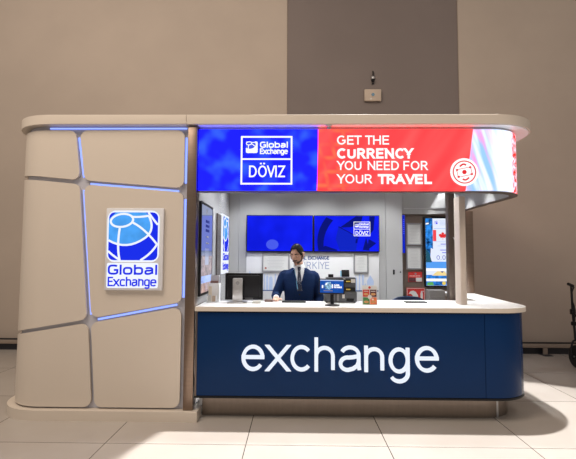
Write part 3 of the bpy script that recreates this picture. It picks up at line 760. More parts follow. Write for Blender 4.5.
# flag screen
tv = thing('flag_screen', 'upright screen showing a red maple leaf flag and coastal houses', 'screen', (2.235, 2.38, 1.15))
bm = bmesh.new(); box(bm, 1.964, 2.50-.20, 2.34, 2.395, 1.15, 2.213, .004)
bm.free()
TX0, TX1 = 1.955, 2.298
bm = bmesh.new(); box(bm, 1.955, 2.48, 2.335, 2.392, 1.15, 2.213, .004); finish(bm, 'bezel', 'black', tv, 40)
f = Fr((0, 2.335, 0))
pic = flat('picture', emis('screen_cloud_white', (.80, .86, 1.0), 1.0), tv, f, [rect(1.975, 1.17, 2.46, 2.185)], .0004, .001)
flat('blue_column', emis('screen_sea_blue', (.02, .17, .75), 1.0, .9, 14), pic, f, [[(1.975, 2.185), (2.083, 2.185), (2.083, 1.72), (2.05, 1.74), (2.04, 1.56), (2.083, 1.52), (1.975, 1.52)]], .0012, .0016)
flat('teal_corner', emis('screen_teal', (.02, .10, .16), 1.0), pic, f, [[(1.975, 1.72), (2.03, 1.66), (2.06, 1.52), (1.975, 1.52)]], .0017, .002)
flat('white_specks', 'bwhite', pic, f, [[(1.978, 2.09), (2.02, 2.10), (2.03, 2.115), (2.01, 2.12), (1.98, 2.115)]], .0018, .0021)
fr_ = emis('screen_flag_red', (.95, .07, .09), 1.0)
for x in (2.086, 2.335): flat('flag_bar', fr_, pic, f, [rect(x, 1.84, x+.049, 2.01)], .0012, .0016)
L = [(0, 1), (.16, .68), (.36, .78), (.28, .30), (.56, .52), (.62, .38), (.98, .40), (.88, .12), (1.0, -.02), (.55, -.36), (.62, -.52), (.05, -.46), (.04, -.95)]
leaf = L+[(-a, b) for a, b in L[::-1][:-1]]
flat('maple_leaf', 'bred', pic, f, [[(2.235+a*.062, 1.922+b*.062) for a, b in leaf]], .0012, .0016)
globe(pic, f, 2.14, 2.125, .05, .05, 'sblue', 'spale', 'bwhite', True)
flat('pale_lines', emis('screen_line_blue', (.35, .5, .95), 1.0), pic, f, [rect(2.19, 2.145-.02*k, 2.40, 2.149-.02*k) for k in range(4)]+[rect(2.10, 2.028, 2.45, 2.034), rect(2.10, 1.83, 2.45, 1.834), rect(2.15, 1.765, 2.34, 1.770)], .0012, .0016)
for wx, wy, wl in ((2.20, 1.79, .08), (2.19, 1.70, .15), (2.22, 1.66, .09)): flat('small_words', 'sblue', pic, f, [rect(wx, wy, wx+wl, wy+.010)], .0012, .0016)
text('rate_number', '0.048', 'smid', pic, f, 2.135, 1.560, 2.40, 1.625, .007, .0012, .002)
flat('sky_band', emis('screen_sky', (.10, .36, .92), 1.0), pic, f, [rect(1.975, 1.43, 2.46, 1.53)], .0012, .0016)
flat('white_band', 'bwhite', pic, f, [rect(1.975, 1.39, 2.46, 1.43), rect(1.975, 1.235, 2.46, 1.275)], .0012, .0016)
flat('sea_band', emis('screen_sea', (.03, .20, .75), 1.0, .6, 12), pic, f, [rect(1.975, 1.275, 2.46, 1.33), rect(1.975, 1.172, 2.46, 1.235)], .0012, .0016)
flat('sand_roofs', emis('screen_sand', (.92, .72, .32), 1.0), pic, f, [[(2.06, 1.32), (2.30, 1.32), (2.25, 1.385), (2.14, 1.385)], [(2.3, 1.32), (2.44, 1.32), (2.40, 1.38), (2.33, 1.38)]], .0017, .002)
flat('dark_roofs', 'sdark', pic, f, [[(2.19, 1.385), (2.24, 1.385), (2.215, 1.36)], [(2.30, 1.385), (2.34, 1.385), (2.32, 1.37)]], .0021, .0024)
flat('green_patch', emis('screen_green', (.12, .42, .10), 1.0), pic, f, [[(1.985, 1.175), (2.09, 1.175), (2.07, 1.225), (1.99, 1.215)]], .0017, .002)
flat('yellow_patch', 'sand' if 'sand' in M else emis('screen_amber', (.85, .62, .12), 1.0), pic, f, [circ(2.24, 1.205, .028, 14)], .0017, .002)

# --- inner side wall of the pod: upright poster screen, dark strip, lit sign
wf = lambda x: Fr((x, 0, 0), (0, 1, 0), (0, 0, 1), (1, 0, 0))
ps = thing('side_screen', 'tall thin poster screen on the inner wall beside the steel column', 'screen', (-.998, .45, 1.19))
bm = bmesh.new(); box(bm, -.998, -.975, .20, .83, 1.18, 2.17, .004); finish(bm, 'bezel', 'black', ps, 40)
f = wf(-.975)
pic = flat('picture', emis_gloss('poster_pale', (.16, .20, .34), 1.0), ps, f, [rect(.228, 1.21, .782, 2.14)], .0004, .001)
flat('poster_mark', 'sdark', pic, f, [rect(.42+.07*i, 1.86+.05*j, .47+.07*i, 1.89+.05*j) for i in range(3) for j in range(3)], .0018, .0022)
flat('poster_words', 'ink', pic, f, [rect(.44, 2.06, .49, 2.11), rect(.46, 1.80, .58, 1.815), rect(.44, 1.73, .60, 1.745), rect(.44, 1.67, .62, 1.68)], .0018, .0022)
flat('crowd_photo', emis_gloss('poster_crowd', (.20, .13, .14), 1.0, .8, 26), pic, f, [rect(.228, 1.36, .782, 1.60)], .0012, .0016)
flat('pale_card', emis_gloss('poster_card', (.26, .30, .44), 1.0), pic, f, [rect(.40, 1.50, .60, 1.68)], .0018, .0022)
flat('blue_card', emis_gloss('poster_card_blue', (.32, .45, .85), 1.0), pic, f, [rect(.228, 1.31, .782, 1.385)], .0018, .0022)
flat('lower_photo', emis_gloss('poster_skin', (.34, .22, .2), 1.0, .5, 22), pic, f, [rect(.228, 1.21, .782, 1.31)], .0018, .0022)
t = B('wall_strip', mat('dark_glass_strip', (.05, .035, .03), .12), None, -.999, -.985, 1.18, 1.46, 1.15, 2.14)
t.data.transform(Matrix.Translation((.992, -1.32, -1.15))); t.location = (-.992, 1.32, 1.15)
tag(t, 'dark brown upright strip on the inner wall behind the poster screen', 'panel')
t = thing('inner_sign', 'backlit blue and white emblem sign on the inner side wall', 'sign', (-.999, 1.85, 1.36))
B('light_box', 'sign_white', t, -.999, -.975, 1.52, 2.06, 1.36, 2.17); f = wf(-.975)
globe(t, f, 1.79, 1.90, .48, .48, 'sign_dark', 'sign_light', 'sign_white')
text('sign_word', 'Global', 'sign_dark', t, f, 1.55, 1.54, 2.03, 1.64, .022, e=3.2)
text('sign_word', 'Exchange', 'sign_dark', t, f, 1.55, 1.39, 2.03, 1.51, .017, e=3.2)

# ================================================================== THINGS ON THE COUNTER
Z = 1.1005
# computer monitor seen from the back
mo = thing('computer_monitor', 'black computer monitor seen from behind with a silver stand', 'monitor', (-.56, .45, Z))
bm = bmesh.new(); box(bm, -.763, -.352, .472, .50, 1.125, 1.412, .006); box(bm, -.735, -.38, .448, .473, 1.15, 1.39, .012); finish(bm, 'casing', 'black', mo, 40)
bm = bmesh.new(); box(bm, -.755, -.36, .501, .503, 1.137, 1.402); finish(bm, 'display', emis('monitor_display', (.18, .3, .7), .8), mo)
B('rim_glint', M['silver'], mo, -.760, -.50, .471, .499, 1.4125, 1.417)  # silver strip standing in for the rim light on the casing
bm = bmesh.new(); box(bm, -.672, -.565, .40, .432, 1.108, 1.362, .01); box(bm, -.645, -.592, .43, .45, 1.22, 1.34, .004); st = finish(bm, 'stand', 'silver', mo, 40)
bm = bmesh.new(); tube(bm, [(-.618, .399, 1.31), (-.618, .396, 1.31)], .02, 18); finish(bm, 'badge', 'midgrey', st)
bm = bmesh.new(); box(bm, -.72, -.52, .33, .53, Z, 1.109, .004); finish(bm, 'foot', 'silver', mo, 40)
B('cable_tray', 'darkgrey', mo, -.545, -.46, .46, .475, 1.125, 1.19, .004)
# pile of papers right of the monitor
for k, (dx, dy, nm) in enumerate(((0, 0, 'lower'), (.006, .004, 'upper'))):
    o = B('paper_stack', 'paper', None, -.455+dx, -.37+dx, .34+dy, .43+dy, Z+.012*k+.0003*k, Z+.012*(k+1), .002)
    o.data.transform(Matrix.Translation((.41, -.385, -Z))); o.location = (-.41, .385, Z)
    tag(o, '%s white paper stack on the counter below the monitor corner' % nm, 'papers', 'paper stacks by the monitor')
# clerk's keyboard tray
o = B('writing_pad', 'black', None, -.145, .115, .44, .56, Z, Z+.012, .004)
o.data.transform(Matrix.Translation((.015, -.50, -Z))); o.location = (-.015, .50, Z)
tag(o, 'thin black pad lying on the counter in front of the clerk', 'pad')
o = B('brown_tray', mat('brown_tray', (.16, .10, .085), .5), None, -.335, -.245, .50, .60, Z, Z+.022, .004)
o.data.transform(Matrix.Translation((.29, -.55, -Z))); o.location = (-.29, .55, Z)
tag(o, 'small brown tray on the counter beside the clerk hand', 'tray')
# leaflet holders by the inner wall
lh = thing('leaflet_box', 'tall white leaflet box on the counter beside the inner wall', 'box', (-.885, .53, Z))
bm = bmesh.new(); box(bm, -.945, -.83, .50, .58, Z, 1.30, .004); finish(bm, 'case', 'white', lh, 40)
B('flap', 'board', lh, -.935, -.84, .545, .575, 1.301, 1.385)
B('front_slip', 'paper', lh, -.935, -.84, .494, .499, Z+.03, 1.285)
B('brown_leaflets', mat('brown_leaflets', (.25, .13, .10), .6), lh, -.93, -.85, .51, .54, 1.301, 1.325)
lr = thing('leaflet_rack', 'low white leaflet rack with printed cards beside the poster screen', 'rack', (-.90, .42, Z))
bm = bmesh.new(); box(bm, -.945, -.845, .40, .48, Z, Z+.008); box(bm, -.945, -.939, .40, .48, Z+.0, Z+.07); box(bm, -.851, -.845, .40, .48, Z, Z+.07); box(bm, -.945, -.845, .474, .48, Z, Z+.19); finish(bm, 'rack_body', 'white', lr)
B('card', mat('cream_card', (.75, .66, .52), .6), lr, -.935, -.90, .43, .436, Z+.009, 1.27)
B('card', mat('tan_card', (.5, .38, .28), .6), lr, -.892, -.86, .42, .426, Z+.009, 1.17)
B('card', 'paper', lr, -.937, -.905, .412, .418, Z+.009, 1.18)

# tablet on pedestal
tb = thing('counter_tablet', 'small black customer display on a pedestal facing out', 'display', (.375, .20, Z))
bm = bmesh.new(); lathe(bm, [(.075, 0), (.075, .006), (.05, .012), (.02, .016)], .375, .20, 24, Z); finish(bm, 'pedestal_foot', 'black', tb, 40)
bm = bmesh.new(); box(bm, .357, .393, .192, .212, Z+.015, 1.27, .004); finish(bm, 'stem', 'black', tb, 40)
tilt = Matrix.Translation((.37, .185, 1.293)) @ Matrix.Rotation(R(-14), 4, 'X') @ Matrix.Rotation(R(2), 4, 'Y') @ Matrix.Rotation(R(-5), 4, 'Z')
def tilted(name, m, parent, parts, M4, bev=0):
    bm = bmesh.new()
    for p in parts: box(bm, *p, bev)
    bmesh.ops.transform(bm, matrix=M4, verts=bm.verts[:]); return finish(bm, name, m, parent, 40)
sc = tilted('casing', 'black', tb, [(-.13, .13, -.010, .010, -.078, .078)], tilt, .005)
f3 = Fr(tilt @ Vector((0, -.0102, 0)), tilt.to_3x3() @ Vector((1, 0, 0)), tilt.to_3x3() @ Vector((0, 0, 1)), tilt.to_3x3() @ Vector((0, -1, 0)))
pic = flat('picture', emis('tablet_blue', (.012, .085, .42), 1.0, .25, 12), tb, f3, [rect(-.118, -.066, .118, .066)], .0002, .0008)
flat('bright_bar', emis('tablet_pale', (.5, .62, .85), 1.0), pic, f3, [rect(-.118, .056, .118, .066)], .001, .0014)
flat('banknote_photo', emis('tablet_photo', (.25, .45, .65), 1.0, .6, 40), pic, f3, [[(-.075, -.005), (-.06, .04), (-.01, .045), (.0, -.01), (-.02, -.035), (-.06, -.03)]], .001, .0014)
flat('white_bits', 'bwhite', pic, f3, [rect(-.10, -.02, -.085, .01), rect(.0, -.02, .012, .02), [(-.07, .02), (-.04, .04), (-.05, .01)]], .0015, .0018)
text('small_word', 'GLOBAL', 'bwhite', pic, f3, .022, .004, .080, .021, .004, .001, .0018)
text('small_word', 'EXCHANGE', 'bwhite', pic, f3, .022, -.017, .102, 0.0, .004, .001, .0018)
flat('grey_strip', 'ink', pic, f3, [rect(-.08, -.05, .01, -.042)], .001, .0014)

# banknote counting machine
bc = thing('banknote_counter', 'dark grey banknote counting machine with yellow slots behind the small display', 'machine', (.49, .5, Z))
bm = bmesh.new(); box(bm, .315, .665, .45, .61, Z+.008, 1.22, .012); box(bm, .335, .655, .47, .61, 1.215, 1.372, .010); finish(bm, 'body', 'darkgrey', bc, 40)
for k, zz in enumerate((1.33, 1.245)):
    s_ = B('note_slot', 'black', bc, .52, .645, .455, .4695, zz-.018, zz+.022)
    B('roller', 'yellow', s_, .548, .592, .448, .4545, zz-.006, zz+.006)
B('label_plate', 'paper', bc, .515, .54, .461, .4694, 1.315, 1.36)
B('label_plate', 'paper', bc, .60, .645, .4455, .4545, 1.316, 1.355)
B('label_plate', 'paper', bc, .505, .53, .441, .4495, 1.15, 1.205)
bm = bmesh.new(); box(bm, .40, .42, .44, .4495, 1.12, 1.21, .003); box(bm, .45, .47, .44, .4495, 1.12, 1.21, .003); finish(bm, 'vent_ribs', 'midgrey', bc, 40)
bm = bmesh.new(); box(bm, .55, .63, .438, .4495, 1.118, 1.148, .003); finish(bm, 'knob_plate', 'black', bc, 40)
dp = tilted('display_head', 'black', bc, [(-.042, .042, -.012, .012, -.035, .04)], Matrix.Translation((.548, .52, 1.412)) @ Matrix.Rotation(R(-20), 4, 'X'), .004)
tilted('display_edge', M['lanyard'], dp, [(-.056, -.044, -.012, .006, -.03, .03)], Matrix.Translation((.548, .52, 1.41)) @ Matrix.Rotation(R(-20), 4, 'X'))
bm = bmesh.new(); box(bm, .36, .415, .49, .53, 1.3725, 1.405, .004); finish(bm, 'top_box', 'black', bc, 40)
for x in (.34, .64):
    for y in (.47, .59):
        bm = bmesh.new(); lathe(bm, [(.012, 0), (.012, .009)], x, y, 12, Z); finish(bm, 'foot', 'rubber', bc)
# menu leaflet stand
ms = thing('leaflet_stand', 'small white leaflet with four coloured food pictures standing on the counter', 'leaflet', (.77, .29, Z))
tm = Matrix.Translation((.772, .28, Z)) @ Matrix.Rotation(R(-7), 4, 'X')
tilted('card', 'paper', ms, [(-.077, .077, -.002, .002, 0, .2)], tm)
tilted('back_leg', 'paper', ms, [(-.03, .03, -.0015, .0015, 0, .17)], Matrix.Translation((.772, .345, Z)) @ Matrix.Rotation(R(14), 4, 'X'))
f4 = Fr(tm @ Vector((0, -.0022, 0)), (1, 0, 0), tm.to_3x3() @ Vector((0, 0, 1)), tm.to_3x3() @ Vector((0, -1, 0)))
flat('red_picture', 'redfood', ms, f4, [rect(-.070, .082, -.003, .155)]); flat('dark_picture', 'brownfood', ms, f4, [rect(.003, .082, .070, .155)])
flat('green_picture', 'greenfood', ms, f4, [rect(-.070, .006, -.003, .076)]); flat('orange_picture', 'orange', ms, f4, [rect(.003, .006, .070, .076)])
for fa, fb in ((-.037, .108), (.037, .108), (-.037, .03), (.037, .03)): flat('food_shape', 'burger', ms, f4, [circ(fa, fb, .025, 16, .013)], .003, .0036)
flat('white_spot', 'paper', ms, f4, [circ(0, .08, .022, 20), circ(.03, .055, .01, 10), rect(.012, .135, .06, .142), rect(-.06, .135, -.015, .142)], .004, .0045)
flat('red_mark', 'redpaint', ms, f4, [circ(0, .177, .013, 14)])
# black tray on the right
o = B('card_tray', 'black', None, 1.20, 1.43, .50, .60, Z, Z+.010, .003)
o.data.transform(Matrix.Translation((-1.315, -.55, -Z))); o.location = (1.315, .55, Z)
tag(o, 'flat black tray on the right part of the counter', 'tray')

# drafting chair behind the counter
ch = thing('drafting_chair', 'tall navy office chair behind the counter, only its back top showing', 'chair', (1.38, 1.30, 0))
bm = bmesh.new()
pl = [(-.24, .0), (.24, .0), (.255, .16), (.22, .31), (.12, .355), (0, .37), (-.12, .355), (-.22, .31), (-.255, .16)]
prism(bm, round_poly(pl, .02), lambda p: (1.38+p[0], 1.055+.25*p[0]**2*-1, .755+p[1]), lambda p: (1.38+p[0], 1.115-.25*p[0]**2, .755+p[1]))
finish(bm, 'backrest', 'seatnavy', ch, 40)
bm = bmesh.new(); plan(bm, round_poly([(1.15, 1.12), (1.61, 1.12), (1.60, 1.56), (1.16, 1.56)], .08), .60, .67); bevel_h(bm, .02, [.60, .67]); finish(bm, 'seat', 'seatnavy', ch, 40)
bm = bmesh.new(); tube(bm, smoothpts([(1.38, 1.30, .57), (1.38, 1.06, .60), (1.38, 1.04, .80)]), .018, 8); finish(bm, 'back_bar', 'black', ch, 60)
bm = bmesh.new(); lathe(bm, [(.03, .10), (.03, .30), (.02, .30), (.02, .595)], 1.38, 1.30, 14); finish(bm, 'gas_lift', 'black', ch, 40)
for k in range(5):
    a = 2*PI*k/5+.3; ex, ey = 1.38+.29*math.cos(a), 1.30+.29*math.sin(a)
    bm = bmesh.new(); tube(bm, [(1.38+.03*math.cos(a), 1.30+.03*math.sin(a), .12), (ex, ey, .075)], [.022, .014], 8); lg = finish(bm, 'leg', 'black', ch, 60)
    bm = bmesh.new(); tube(bm, [(ex-.012, ey, .028), (ex+.012, ey, .028)], .028, 14); finish(bm, 'caster', 'rubber', lg, 40)
# grey cabinet at the rear right
cb = thing('low_cabinet', 'grey low cabinet at the back below the flag screen', 'cabinet', (1.96, 1.89, 0))
bm = bmesh.new(); box(bm, 1.85, 2.07, 1.80, 1.98, 0, 1.14, .006); finish(bm, 'body', mat('taupe_cabinet', (.15, .135, .125), .5), cb, 40)
B('door', mat('taupe_door', (.17, .155, .145), .5), cb, 1.865, 2.055, 1.788, 1.799, .05, 1.05)

# ================================================================== THE CLERK
def remesh_union(name, bm, voxel, sm=6, cut=None):
    me = bpy.data.meshes.new(name); bmesh.ops.recalc_face_normals(bm, faces=bm.faces[:]); bm.to_mesh(me); bm.free()
    o = bpy.data.objects.new(name, me); C.objects.link(o)
    m = o.modifiers.new('r', 'REMESH'); m.mode = 'VOXEL'; m.voxel_size = voxel
    m = o.modifiers.new('s', 'SMOOTH'); m.iterations = sm; m.factor = .5
    co = None
    if cut is not None:
        cme = bpy.data.meshes.new('c'); bmesh.ops.recalc_face_normals(cut, faces=cut.faces[:]); cut.to_mesh(cme); cut.free()
        co = bpy.data.objects.new('c', cme); C.objects.link(co)
        m = o.modifiers.new('b', 'BOOLEAN'); m.operation = 'DIFFERENCE'; m.object = co; m.solver = 'EXACT'
    dg = bpy.context.evaluated_depsgraph_get(); dg.update()
    out = bpy.data.meshes.new_from_object(o.evaluated_get(dg))
    bpy.data.objects.remove(o)
    if co: bpy.data.objects.remove(co)
    out.materials.clear()
    return out
def loft(bm, secs, n=24, e=2.3):
    rings = []
    for x, y, z, rx, ry in secs:
        rg = []
        for k in range(n):
            c, s = math.cos(2*PI*k/n), math.sin(2*PI*k/n)
            rg.append(bm.verts.new((x+rx*math.copysign(abs(c)**(2/e), c), y+ry*math.copysign(abs(s)**(2/e), s), z)))
        rings.append(rg)
    for a, b in zip(rings, rings[1:]):
        for k in range(n): bm.faces.new((a[k], a[(k+1) % n], b[(k+1) % n], b[k]))
    bm.faces.new(rings[0][::-1]); bm.faces.new(rings[-1])
    return bm
MX, MY = .045, .885
cl = thing('person', 'man in navy suit, white shirt and dotted tie looking down behind the counter', 'person', (MX, MY, 0))
MT = Matrix.Translation((MX, MY, 0))
# head pose: looking down and to the viewer's left
HC = Vector((-.022, -.034, 1.620))
HM = Matrix.Translation(HC) @ Matrix.Rotation(R(-26), 4, 'Z') @ Matrix.Rotation(R(20), 4, 'X')
def headpt(th, ph, k=1.):
    """th: azimuth from the face direction (-y), ph: elevation"""
    d = Vector((math.sin(th)*math.cos(ph), -math.cos(th)*math.cos(ph), math.sin(ph)))
    p = Vector((d.x*.0765, d.y*.097, d.z*.120))
    lo = max(0., -p.z/.120)
    p.x *= 1-.30*lo**1.3
    if p.y > 0: p.y *= 1-.30*lo
    else: p.y *= 1-.06*lo
    if p.z > .02 and p.y < 0: p.y *= 1-.05*(p.z/.12)
    return p*k
def patch(name, m, inside, k0, k1, parent, nth=160, nph=90):
    bm = bmesh.new(); g = {}
    def gv(i, j, k):
        key = (i % nth, j, k)
        if key not in g:
            th = 2*PI*(i % nth)/nth; ph = -PI/2+PI*j/nph
            g[key] = bm.verts.new(MT @ HM @ headpt(th, ph, (k1(th, ph) if callable(k1) else k1) if k else k0))
        return g[key]
    cells = {(i, j) for i in range(nth) for j in range(1, nph-1) if inside((360*(i+.5)/nth+180) % 360-180, -90+180*(j+.5)/nph)}
    for i, j in cells:
        bm.faces.new((gv(i, j, 1), gv(i+1, j, 1), gv(i+1, j+1, 1), gv(i, j+1, 1)))
        bm.faces.new((gv(i, j+1, 0), gv(i+1, j+1, 0), gv(i+1, j, 0), gv(i, j, 0)))
        for (di, dj), (a, b) in {(1, 0): ((i+1, j), (i+1, j+1)), (-1, 0): ((i, j+1), (i, j)), (0, 1): ((i+1, j+1), (i, j+1)), (0, -1): ((i, j), (i+1, j))}.items():
            if ((i+di) % nth, j+dj) not in cells:
                try: bm.faces.new((gv(*a, 1), gv(*b, 1), gv(*b, 0), gv(*a, 0)))
                except ValueError: pass
    if max((j for i, j in cells), default=0) == nph-2:
        pass
    return finish(bm, name, m, parent, 70)
# limbs (local coordinates)
RS, RE, RW = (-.180, .0, 1.375), (-.268, -.04, 1.150), (-.262, -.205, 1.1215)
LS, LE, LW = (.178, .0, 1.368), (.238, .03, 1.120), (.205, -.08, .900)
def hand(bm, wrist, d, flip):
    """relaxed hand lying palm-down; d = direction of the fingers"""
    w = Vector(wrist); d = Vector(d).normalized(); s = Vector((d.y, -d.x, 0)).normalized()*flip   # s: towards the thumb
    pal = [w, w+d*.035+Vector((0, 0, .002)), w+d*.088+Vector((0, 0, -.002))]
    tube(bm, pal, [(.026, .020), (.039, .016), (.038, .012)], 12)
    for k, (off, ln) in enumerate(((.028, .072), (.0095, .080), (-.0095, .075), (-.027, .058))):
        b = w+d*.078+s*off
        tube(bm, [b, b+d*ln*.40+Vector((0, 0, .004)), b+d*ln*.75+Vector((0, 0, -.003)), b+d*ln*.98+Vector((0, 0, -.013))], [.0092, .0088, .0080, .0062], 8)
    b = w+d*.02+s*.028
    tube(bm, [b, b+d*.022+s*.022, b+d*.052+s*.034+Vector((0, 0, -.004)), b+d*.072+s*.034+Vector((0, 0, -.008))], [.0125, .0115, .0098, .0075], 8)
bm = bmesh.new()
hv = []
nth, nph = 40, 30
g = [[bm.verts.new(HM @ headpt(2*PI*i/nth, -PI/2+PI*j/nph)) for i in range(nth)] for j in range(1, nph)]
for a, b in zip(g, g[1:]):
    for i in range(nth): bm.faces.new((a[i], a[(i+1) % nth], b[(i+1) % nth], b[i]))
bm.faces.new(g[0][::-1]); bm.faces.new(g[-1])
hp = lambda x, y, z: HM @ Vector((x, y, z))
tube(bm, [hp(0, -.080, .026), hp(0, -.096, .005), hp(0, -.114, -.022), hp(0, -.096, -.034)], [(.010, .010), (.011, .011), (.0165, .012), (.012, .008)], 10)      # nose
for s in (-1, 1):
    tube(bm, [hp(s*.074, .006, .022), hp(s*.082, .012, .004), hp(s*.075, .008, -.026)], [(.006, .012), (.007, .018), (.005, .010)], 10)    # ears
    tube(bm, [hp(s*.012, -.085, .026), hp(s*.034, -.082, .030), hp(s*.056, -.062, .024)], .008, 8)                                   # brow ridge
    tube(bm, [hp(s*.040, -.070, -.008), hp(s*.052, -.058, -.010)], .012, 8)                                                       # cheekbones
tube(bm, [hp(-.02, -.083, -.062), hp(0, -.088, -.061), hp(.02, -.083, -.062)], .0065, 8)                                          # lips
tube(bm, [hp(-.012, -.078, -.098), hp(.012, -.078, -.098)], .014, 8)                                                              # chin
tube(bm, [(0, .02, 1.42), (-.006, .008, 1.50), HC+Vector((.004, .02, -.04))], [.062, .056, .056], 16)                           # neck
loft(bm, [(0, 0, .86, .150, .100), (0, 0, 1.0, .140, .092), (0, 0, 1.12, .138, .090), (0, 0, 1.28, .160, .100), (0, 0, 1.37, .165, .092), (0, .005, 1.43, .12, .075), (0, .01, 1.47, .06, .055)])
for S_, E_, W_ in ((RS, RE, RW), (LS, LE, LW)):
    tube(bm, smoothpts([S_, tuple((Vector(S_)+Vector(E_))/2), E_, tuple((Vector(E_)+Vector(W_))/2), W_], 4), [.05]*4+[.045]*4+[.041]*4+[.036]*4+[.027], 14)
hand(bm, RW, (.04, -1, 0), -1); hand(bm, LW, (-.12, -.35, -1), 1)
for s in (-1, 1):
    tube(bm, [(s*.085, 0, .90), (s*.095, -.005, .70), (s*.10, 0, .49), (s*.105, .012, .30), (s*.108, .02, .10)], [.082, .075, .054, .053, .038], 16)
    tube(bm, [(s*.108, .03, .05), (s*.115, -.05, .045), (s*.12, -.14, .035)], [(.036, .045), (.040, .036), (.036, .022)], 12)
me = remesh_union('body', bm, .0055, 3)
me.transform(MT)
body = link(me, 'body', 'skin', cl, 180)
# hair, beard, brows, eyes
def hair_in(th, ph):
    a = abs(th)
    line = 45 if a < 26 else (45-(a-26)*1.25 if a < 62 else (2 if a < 72 else (-10 if a < 80 else (16 if a < 104 else -30))))
    return ph > line
hair = patch('hair', 'hair', hair_in, .99, lambda th, ph: 1.035+.075*max(0, math.sin(ph))+.03*max(0, math.cos(th))*max(0, math.sin(ph)-.3), body)
def beard_in(th, ph):
    a = abs(th)
    if a > 80: return False
    if a > 66: return -40 < ph < -2
    if a > 40: return ph < -24-(66-a)*.35
    if a < 24 and -36.5 < ph < -27: return False if a < 15 else True
    return ph < -20 if a < 24 else ph < -29
patch('beard', 'beard', beard_in, .985, 1.025, body)
bm = bmesh.new(); tube(bm, [MT @ hp(x, -.096+abs(x)*.35, -.046-abs(x)*.25) for x in (-.032, -.015, 0, .015, .032)], [.003, .006, .0055, .006, .003], 8); finish(bm, 'moustache', 'beard', body, 180)
for s in (-1, 1):
    bm = bmesh.new(); tube(bm, [MT @ hp(s*.013, -.094, .031), MT @ hp(s*.034, -.090, .037), MT @ hp(s*.056, -.070, .029)], [(.003, .005), (.003, .0055), (.002, .003)], 8); finish(bm, 'eyebrow', 'hair', body, 180)
    bm = bmesh.new(); bmesh.ops.create_uvsphere(bm, u_segments=14, v_segments=10, radius=.0115, matrix=MT @ HM @ Matrix.Translation((s*.032, -.0770, .008))); e_ = finish(bm, 'eye', 'eye', body, 180)
    bm = bmesh.new(); bmesh.ops.create_uvsphere(bm, u_segments=10, v_segments=8, radius=.0052, matrix=MT @ HM @ Matrix.Translation((s*.031-.002, -.0850, .001))); finish(bm, 'iris', 'hair', e_, 180)
    bm = bmesh.new(); bmesh.ops.create_uvsphere(bm, u_segments=16, v_segments=10, radius=.0132, matrix=MT @ HM @ Matrix.Translation((s*.032, -.0768, .0125)) @ Matrix.Diagonal((1.15, 1, .80, 1))); finish(bm, 'eyelid', 'skin', e_, 180)
bm = bmesh.new(); tube(bm, [MT @ hp(x, -.0925+abs(x)*.25, -.063) for x in (-.018, 0, .018)], [.0025, .0045, .0025], 8); finish(bm, 'lips', 'lip', body, 180)
# shirt (shows in the jacket's V and at collar and cuffs)
bm = bmesh.new()
loft(bm, [(0, 0, .92, .150, .106), (0, -.004, 1.12, .148, .105), (0, -.006, 1.28, .172, .117), (0, -.004, 1.37, .172, .106), (0, .0, 1.43, .13, .086), (0, .008, 1.465, .075, .072)])
tube(bm, [(0, .010, 1.455), (-.003, .005, 1.487), (-.005, .001, 1.508)], [.072, .068, .066], 20)
me = remesh_union('shirt', bm, .007, 3); me.transform(MT); shirt = link(me, 'shirt', 'shirt', cl, 180)
for s in (-1, 1):                                                     # collar wings
    bm = bmesh.new()
    pts = [(s*.012, -.074, 1.470), (s*.052, -.062, 1.440), (s*.070, -.030, 1.478), (s*.060, -.030, 1.508), (s*.02, -.068, 1.492)]
    a = [bm.verts.new(MT @ Vector(p)) for p in pts]; b = [bm.verts.new(MT @ (Vector(p)+Vector((0, -.007, .002)))) for p in pts]
    bm.faces.new(a[::-1]); bm.faces.new(b)
    for i in range(5): bm.faces.new((a[i], a[(i+1) % 5], b[(i+1) % 5], b[i]))
    finish(bm, 'collar_wing', 'shirt', shirt)
for W_, E_ in ((RW, RE), (LW, LE)):
    d = (Vector(W_)-Vector(E_)).normalized(); a = Vector(W_)-d*.022
    bm = bmesh.new(); tube(bm, [MT @ (a-d*.02), MT @ (a+d*.022)], .036, 18); finish(bm, 'cuff', 'shirt', shirt, 60)
# jacket: torso and sleeves in one surface, V cut at the front
bm = bmesh.new()
loft(bm, [(0, .004, .80, .192, .130), (0, .004, .95, .182, .126), (0, .0, 1.10, .170, .120), (0, -.004, 1.26, .182, .126), (0, -.002, 1.34, .200, .120), (0, .002, 1.395, .196, .100), (0, .008, 1.432, .136, .088), (0, .014, 1.465, .085, .078)], 32, 2.5)
for S_, E_, W_ in ((RS, RE, RW), (LS, LE, LW)):
    d = (Vector(W_)-Vector(E_)).normalized(); We = tuple(Vector(W_)-d*.03)
    inS = (S_[0]*.72, .004, S_[2]+.002)
    tube(bm, smoothpts([inS, S_, tuple((Vector(S_)+Vector(E_))/2), E_, tuple((Vector(E_)+Vector(We))/2), We], 4), [.058]*4+[.060]*4+[.057]*4+[.054]*4+[.048]*4+[.042], 16)
cut = bmesh.new()
vv = [(-.060, 1.54), (.060, 1.54), (.068, 1.44), (.012, 1.245), (-.004, 1.245), (-.068, 1.44)]
prism(cut, vv, lambda p: (p[0], -.30, p[1]), lambda p: (p[0], -.060, p[1]))
cut2 = tube(cut, [(0, .02, 1.43), (-.003, .012, 1.60)], [.066, .072], 20)
me = remesh_union('jacket', bm, .0085, 6, cut); me.transform(MT); jk = link(me, 'jacket', 'suit', cl, 50)
